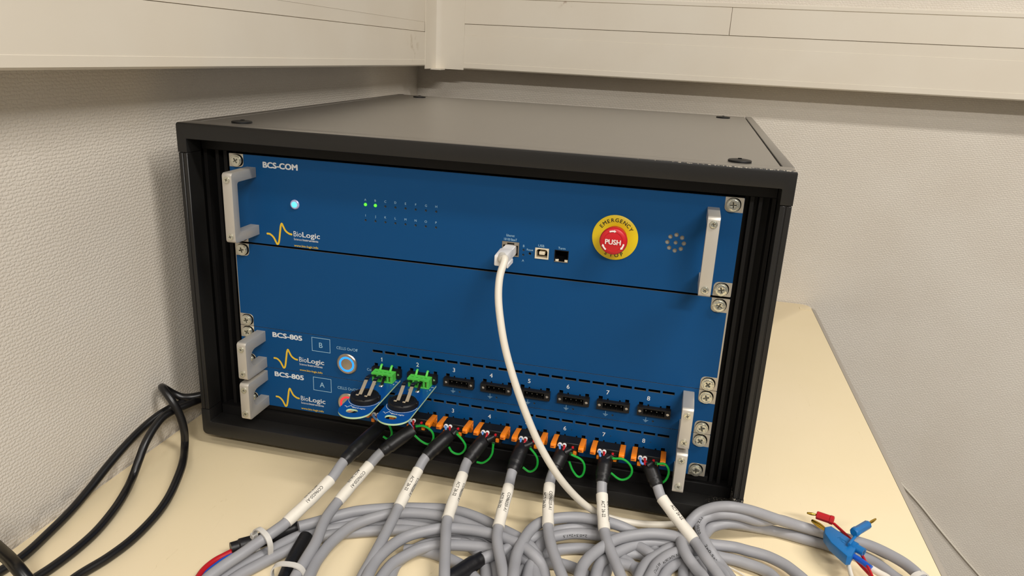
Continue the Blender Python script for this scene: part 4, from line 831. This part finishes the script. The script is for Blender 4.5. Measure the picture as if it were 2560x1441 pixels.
# ------------------------------------------------------------------ cell cables
def lever_bm(x):
    """orange locking lever: arm on top, hooked front block, slotted cheek at the panel"""
    o = fillet([(-1, 20.6), (-19, 22.4), (-23.5, 22.2), (-24.2, 17.8), (-18.5, 17.4), (-14, 19.3), (-8, 14.5), (-6, 9.5), (-1, 9.5)], [.4, 1.0, .8, .8, .8, 2.0, 2.0, .8, .4], 2)
    bm = plate(o, [circ(-4.0, 17.6, 1.25, 8), circ(-3.7, 13.2, 1.25, 8)], x, x + 5.0, 'yz', .3)
    return bm
DARKO = M('orange_slot', '7a2c04', 0.7).m
REFN = Vector((0.10, -0.78, 0.62))
def wrap_text(bm, pts, s0, body, cap, length, ang, r, rev=False):
    """print running along a round cable: pts = centre line samples, s0 = start along it, ang = degrees round from the front"""
    acc = [0.0]
    for a, b in zip(pts, pts[1:]): acc.append(acc[-1] + (b - a).length)
    T, Ns = frames(pts, ref=REFN)
    def at(s):
        s = max(0, min(acc[-1] - 1e-4, s)); i = 0
        while acc[i + 1] < s: i += 1
        f = (s - acc[i]) / max(1e-9, acc[i + 1] - acc[i])
        return pts[i].lerp(pts[i + 1], f), T[i].lerp(T[i + 1], f).normalized(), Ns[i].lerp(Ns[i + 1], f)
    def fn(u, v):
        p, tt, n = at(s0 + u if not rev else s0 + length - u)
        n = (n - tt * n.dot(tt)).normalized(); right = n.cross(tt)
        if rev: v = -v
        a = math.radians(ang) + v / r
        return p + (n * math.cos(a) + right * math.sin(a)) * (r + .1)
    return put_text(bm, body, 0, -cap / 2, cap, length, 0.0, 'L', fn)
LABELS = {1: 'grey cable with white marker sleeve plugged at channel one, leaving lower left',
          2: 'grey cable with white marker sleeve plugged at channel two, behind the right test board',
          3: 'grey cable with white marker sleeve plugged at channel three',
          4: 'grey cable with white marker sleeve plugged at channel four',
          5: 'grey cable with white marker sleeve plugged at channel five, left of the white network cable',
          6: 'grey cable with white marker sleeve plugged at channel six, crossed by the white network cable',
          7: 'grey cable with white marker sleeve plugged at channel seven',
          8: 'grey cable with white marker sleeve plugged at channel eight, ending in banana plugs'}
LOOPS = {1: ('A', 'B'), 2: ('C', 'C2', 'D'), 3: ('F',), 4: ('G', 'H', 'I', 'J'), 5: ('K',), 6: ('L', 'N', 'O'), 7: ('P', 'Q', 'R', 'S'), 8: ('W', 'Y', 'Z', 'AA', 'BB', 'T', 'U', 'V')}
COANG = {1: 8, 2: 25, 3: 62, 4: 62, 5: 28, 6: 22, 7: 66, 8: 95}
cables = {}
for k in range(1, 9):
    x0 = SX[k - 1]
    ld = PATHS['lead'][k]
    t = cables[k] = thing('cell_cable', (x0 + 15, -12, 12), LABELS[k], 'cable', 'cell cables with marker sleeves')
    bm = B(x0 + 4.9, x0 + 26.0, -17.5, -5, 8.6, 22.2, .5); box(bm, x0 + 6, x0 + 25, -18.4, -17.4, 9.0, 17.6, .2)
    pbody = obj('plug_body', bm, mCONN, t)
    for xx in (x0 - .4, x0 + 26.2):
        l_ = obj('locking_lever', lever_bm(xx), mORANGE, t)
        obj('lever_slot', B(xx + .4, xx + 3.6, -24.35, -23.9, 19.3, 20.0), DARKO, l_)
    for xx in (x0 + 5.6, x0 + 21.0): obj('release_tab', B(xx, xx + 3.6, -20.6, -17.4, 11.8, 15.6, .5), mORANGE, t)
    st = Vector(ld[0])
    for j, (xx, m) in enumerate(((x0 + 7.9, mBLUWP), (x0 + 12.2, mREDW))):
        f_ = obj('ferrule', plate(circ(xx, 19.6, 2.1, 14), [circ(xx, 19.6, 1.35, 14)], -19.6, -16.5, 'xz', .15), mFERR, t)
        obj('wire', tube(bmesh.new(), spline([(xx, -17, 19.6), (xx + .3, -20.5, 18.6), (xx * .55 + st.x * .45, -23.5, st.z - .5), st], 5), 1.15, 8), m, f_)
    w_ = spline([(x0 + 20.4, -17, 18.6), (x0 + 19.4, -20.5, 17.8), (x0 * .35 + 5.6 + st.x * .65, -24.0, st.z - 2.0)], 6)
    obj('wire', tube(bmesh.new(), w_, 1.3, 8), mREDW, t, label='red wire')
    obj('wire_sleeve', tube(bmesh.new(), w_[5:], [1.9 + .25 * i for i in range(len(w_) - 5)], 10), mSLEEVE, t)
    # sleeve, jacket, marker
    n = 8; P = spline(ld, n)
    a, b = P[0], P[n]
    sl = spline([P[i] for i in range(0, n + 1, 2)], 7)
    N = len(sl); rr = []
    for i in range(N):
        f = i / (N - 1); r = 5.8 + 1.1 * min(1, f / .3)
        if f > .70: r = 6.9
        if f > .78: r = 6.2
        if f > .93: r = 6.0 - (f - .93) * 9
        rr.append(r)
    obj('strain_sleeve', tube(bmesh.new(), sl, rr, 18, flat=[min(1.0, .42 + 1.5 * i / (N - 1)) for i in range(N)], ref=REFN), mSLEEVE, t)
    obj('cable_jacket', tube(bmesh.new(), P[n - 4:], 4.7, 16), mGREY, t)
    mk = P[2 * n:3 * n + 1]
    mk2 = [mk[0] + (mk[0] - mk[1]) * .0] + mk[1:]
    rm = [5.25 + .35 * math.sin(i * 1.9 + k) * .5 for i in range(len(mk2))]
    ms = obj('marker_sleeve', tube(bmesh.new(), mk2, rm, 18), mMARK, t)
    Lm = sum((q - p).length for p, q in zip(mk, mk[1:]))
    bm = bmesh.new()
    wrap_text(bm, mk, Lm * .22, 'CO96020-A1', 2.9, min(19.0, Lm * .56), COANG[k], 5.45)
    wrap_text(bm, mk, Lm * .24, 'ACT 26-22', 2.9, min(16.0, Lm * .46), COANG[k] - 62, 5.45)
    print_obj('marker_lettering', bm, mBLKPRINT, ms)
    # green earth wire and its tab
    g = PATHS['green'][k]
    obj('earth_wire', tube(bmesh.new(), spline(g, 6), 1.1, 8), mGRN, t, label='green earth wire loop')
    q = Vector(g[0]); obj('earth_tab', B(q.x - 2.2, q.x + .8, -24.5, -23.5, q.z - 2.6, q.z + .6, .3), mGRND, t)
    for a_ in LOOPS[k]:
        obj('cable_loop', tube(bmesh.new(), spline(PATHS['arc'][a_], 7, a_ in PATHS['closed']), 4.9, 14, a_ in PATHS['closed']), mGREY, t)
A_ = PATHS['arc']
# ends of the first cables: black sleeves, red and blue leads
def smooth_tube(key, r, n=7, seg=12): return tube(bmesh.new(), spline(A_[key], n), r, seg)
p_ = spline(A_['HS1'], 6); obj('end_sleeve', tube(bmesh.new(), p_, [5.4 + (1.0 if .22 < i / len(p_) < .8 else 0) for i in range(len(p_))], 14), mSLEEVE, cables[1])
obj('red_lead', smooth_tube('RED1', 2.7), mREDW, cables[1]); obj('blue_lead', smooth_tube('BLU1', 2.7), mBLUW, cables[1])
obj('end_sleeve', smooth_tube('HS2', 6.2, seg=16), mSLEEVE, cables[2])
p_ = spline(A_['HS3'], 6); obj('end_sleeve', tube(bmesh.new(), p_, [6.8 if i < len(p_) - 5 else 6.2 for i in range(len(p_))], 16), mSLEEVE, cables[4])
# print along some of the loops
def loop_print(parent, key, s0, body, length, ang, rev=False, cap=2.2):
    bm = wrap_text(bmesh.new(), spline(A_[key], 7), s0, body, cap, length, ang, 4.9, rev); print_obj('jacket_lettering', bm, mBLKPRINT, parent)
loop_print(cables[6], 'L', 77, '2x0.5+2x1.5', 24, -20, True)
loop_print(cables[8], 'T', 12, 'AR STYLE', 15, -10, True); loop_print(cables[8], 'T', 31, 'N N2413674', 22, -25, True)
loop_print(cables[8], 'Y', 166, '2x0.5+2x1.5', 22, 20, True)
loop_print(cables[8], 'Y', 198, 'FTZ 0020', 18, 25, True)

# banana plugs at the end of the last cable
def pin(parent, a, b, r):
    a, b = Vector(a), Vector(b); d = b - a
    pts = [a + d * f for f in (0, .04, .12, .3, .5, .7, .85, 1.0)]
    obj('gold_pin', tube(bmesh.new(), pts, [r * q for q in (.45, .7, .8, 1.0, 1.12, 1.0, .8, .8)], 10), mGOLD, parent)
c8 = cables[8]
def plug_small(ka, kb, m):
    a, b = [Vector(p) for p in A_[kb]]
    d = (b - a); pts = [a + d * f for f in (0, .03, .75, .78, .95, 1.0)]
    p = obj('banana_plug', tube(bmesh.new(), pts, [3.4, 3.9, 3.9, 4.3, 4.3, 3.2], 8), m, c8)
    pin(p, A_[ka][0], Vector(A_[ka][1]) + (a - Vector(A_[ka][1])) * .8, 1.25)
plug_small('bRpin', 'bRbody', mBANR); plug_small('bBpin', 'bBbody', mBANB)
obj('red_lead', smooth_tube('bRwire', 1.3), mREDW, c8)
obj('blue_lead', smooth_tube('bBwire', 1.3), mBANB, c8)
bm = plate([(p[0], p[1]) for p in A_['bigbody']], (), -29.5, -20.0, 'xy', 1.0)
bp_ = obj('banana_plug', bm, mBANB, c8, label='large blue stacking banana plug')
a, b = A_['bigpin']; pin(bp_, (a[0], a[1], -22.5), (b[0] + 1.5, b[1] - 1.5, -23.5), 2.1)
a, b = [Vector(p) for p in A_['bigsock']]; d = b - a
bm = tube(bmesh.new(), [a, a + d * .35, a + d * .36, b, b, a + d * .7], [4.6, 4.6, 3.7, 3.7, 2.2, 2.2], 16, cap=False); obj('socket', bm, mBANB, bp_)
dirv = (Vector(A_['bigbody'][4]) - Vector(A_['bigbody'][7])); dirv.z = 0; dirv.normalize(); perp = Vector((-dirv.y, dirv.x, 0)); cc = Vector((602.5, -33.5, 0))
bm = put_text(bmesh.new(), 'MC', 0, -2, 4.0, 7.5, .02, 'C', lambda u, v: Vector((cc.x + dirv.x * u + perp.x * v, cc.y + dirv.y * u + perp.y * v, -19.85))); print_obj('embossed_lettering', bm, M('blue_emboss', '0b659f', .5).m, bp_)
obj('blue_lead', smooth_tube('bigwire', 2.4), mBLUW, c8); obj('white_sleeve', smooth_tube('bigslv', 2.9), mMARK, c8)
ws = obj('wire_marker', smooth_tube('whitew', 1.9), mMARK, c8)
print_obj('marker_lettering', wrap_text(bmesh.new(), spline(A_['whitew'], 7), 9, 'S-', 1.8, 4, 0, 1.9), mBLKPRINT, ws)
obj('red_lead', smooth_tube('redw2', 1.6), mREDW, c8)
obj('end_sleeve', smooth_tube('HS4', 6.0, seg=16), mSLEEVE, c8)
p_ = obj('red_lead', smooth_tube('redw3', 1.5), mREDW, c8); pin(p_, A_['pin2'][0], A_['pin2'][1], 2.0)
obj('thin_wire', smooth_tube('thinw', .7, seg=8), mMARK, c8)

# ------------------------------------------------------------------ cable ties
def tie(name, label, c, axis, up, hw, hh, band, head=True):
    """flat band round a bundle: centre, bundle direction, half width, half height"""
    t = thing(name, c, label, 'cable tie', 'cable ties round the grey coils')
    ax = Vector(axis).normalized(); u = Vector(up); u = (u - ax * u.dot(ax)).normalized(); w = ax.cross(u); c = Vector(c)
    bm = bmesh.new(); n = 28; rings = []
    for i in range(n):
        a = TAU * i / n; e = lambda v, p: math.copysign(abs(v) ** p, v)
        x, y = e(math.cos(a), .75), e(math.sin(a), .75)
        rings.append([bm.verts.new(c + w * (x * (hw + t_)) + u * (y * (hh + t_)) + ax * (s * band / 2)) for t_, s in ((0, -1), (0, 1), (1.2, 1), (1.2, -1))])
    for i in range(n):
        A, Bq = rings[i], rings[(i + 1) % n]
        for k in range(4): bm.faces.new((A[k], A[(k + 1) % 4], Bq[(k + 1) % 4], Bq[k]))
    bmesh.ops.recalc_face_normals(bm, faces=bm.faces[:])
    obj('band', bm, mTIE, t)
    hc = c + w * (hw + 1.6)
    if head:
        bm = B(-2.6, 2.6, -3.4, 3.4, -2.6, 2.6, .6); R_ = Matrix((w, u, ax)).transposed()
        for v in bm.verts: v.co = R_ @ v.co + hc
        obj('tie_head', bm, mTIE, t)
    return t
tie('cable_tie', 'translucent cable tie round the grey cables at lower left', (120, -169, -34.0), (-0.43, -0.9, 0), (0.1, 0, 1), 11.0, 12.6, 4.6)
tie('cable_tie', 'translucent cable tie at the bottom edge over the thick black sleeve', (160, -197, -36), (-0.15, 1, 0), (0, 0, 1), 13.0, 11.5, 5.0)
tie('cable_tie', 'translucent cable tie round the grey cable beside the desk edge, far right', (663, -51, -36), (0.5, -0.8, 0), (0, 0, 1), 8.0, 8.0, 4.6)

# ------------------------------------------------------------------ black power cords
for key, lab, r in (('A', 'black power cord lying closest against the left wall', 4.0), ('C', 'black power cord running between the two others on the desk', 4.0), ('B', 'black power cord with a raised bend, closest to the cabinet corner', 4.0), ('D', 'thick black cord end crossing the lower left desk corner', 5.2)):
    o_ = obj('power_cord', tube(bmesh.new(), spline(PATHS['cord'][key], 8), r, 16), mCORD)
    tag(o_, lab, 'cord', 'black power cords' if key != 'D' else None)
# thin white wire hanging on the back wall below the desk edge
o_ = obj('wall_wire', tube(bmesh.new(), spline([(640, YW - 3, -120), (770, YW - 6, -235), (880, YW - 5, -360), (943, YW - 3, -421), (985, YW - 3, -465), (1033, YW - 3, -513), (1110, YW - 3, -588), (1200, YW - 3, -690)], 8), 1.7, 10), mNET)
tag(o_, 'thin white wire running down the back wall beyond the desk edge', 'wire')
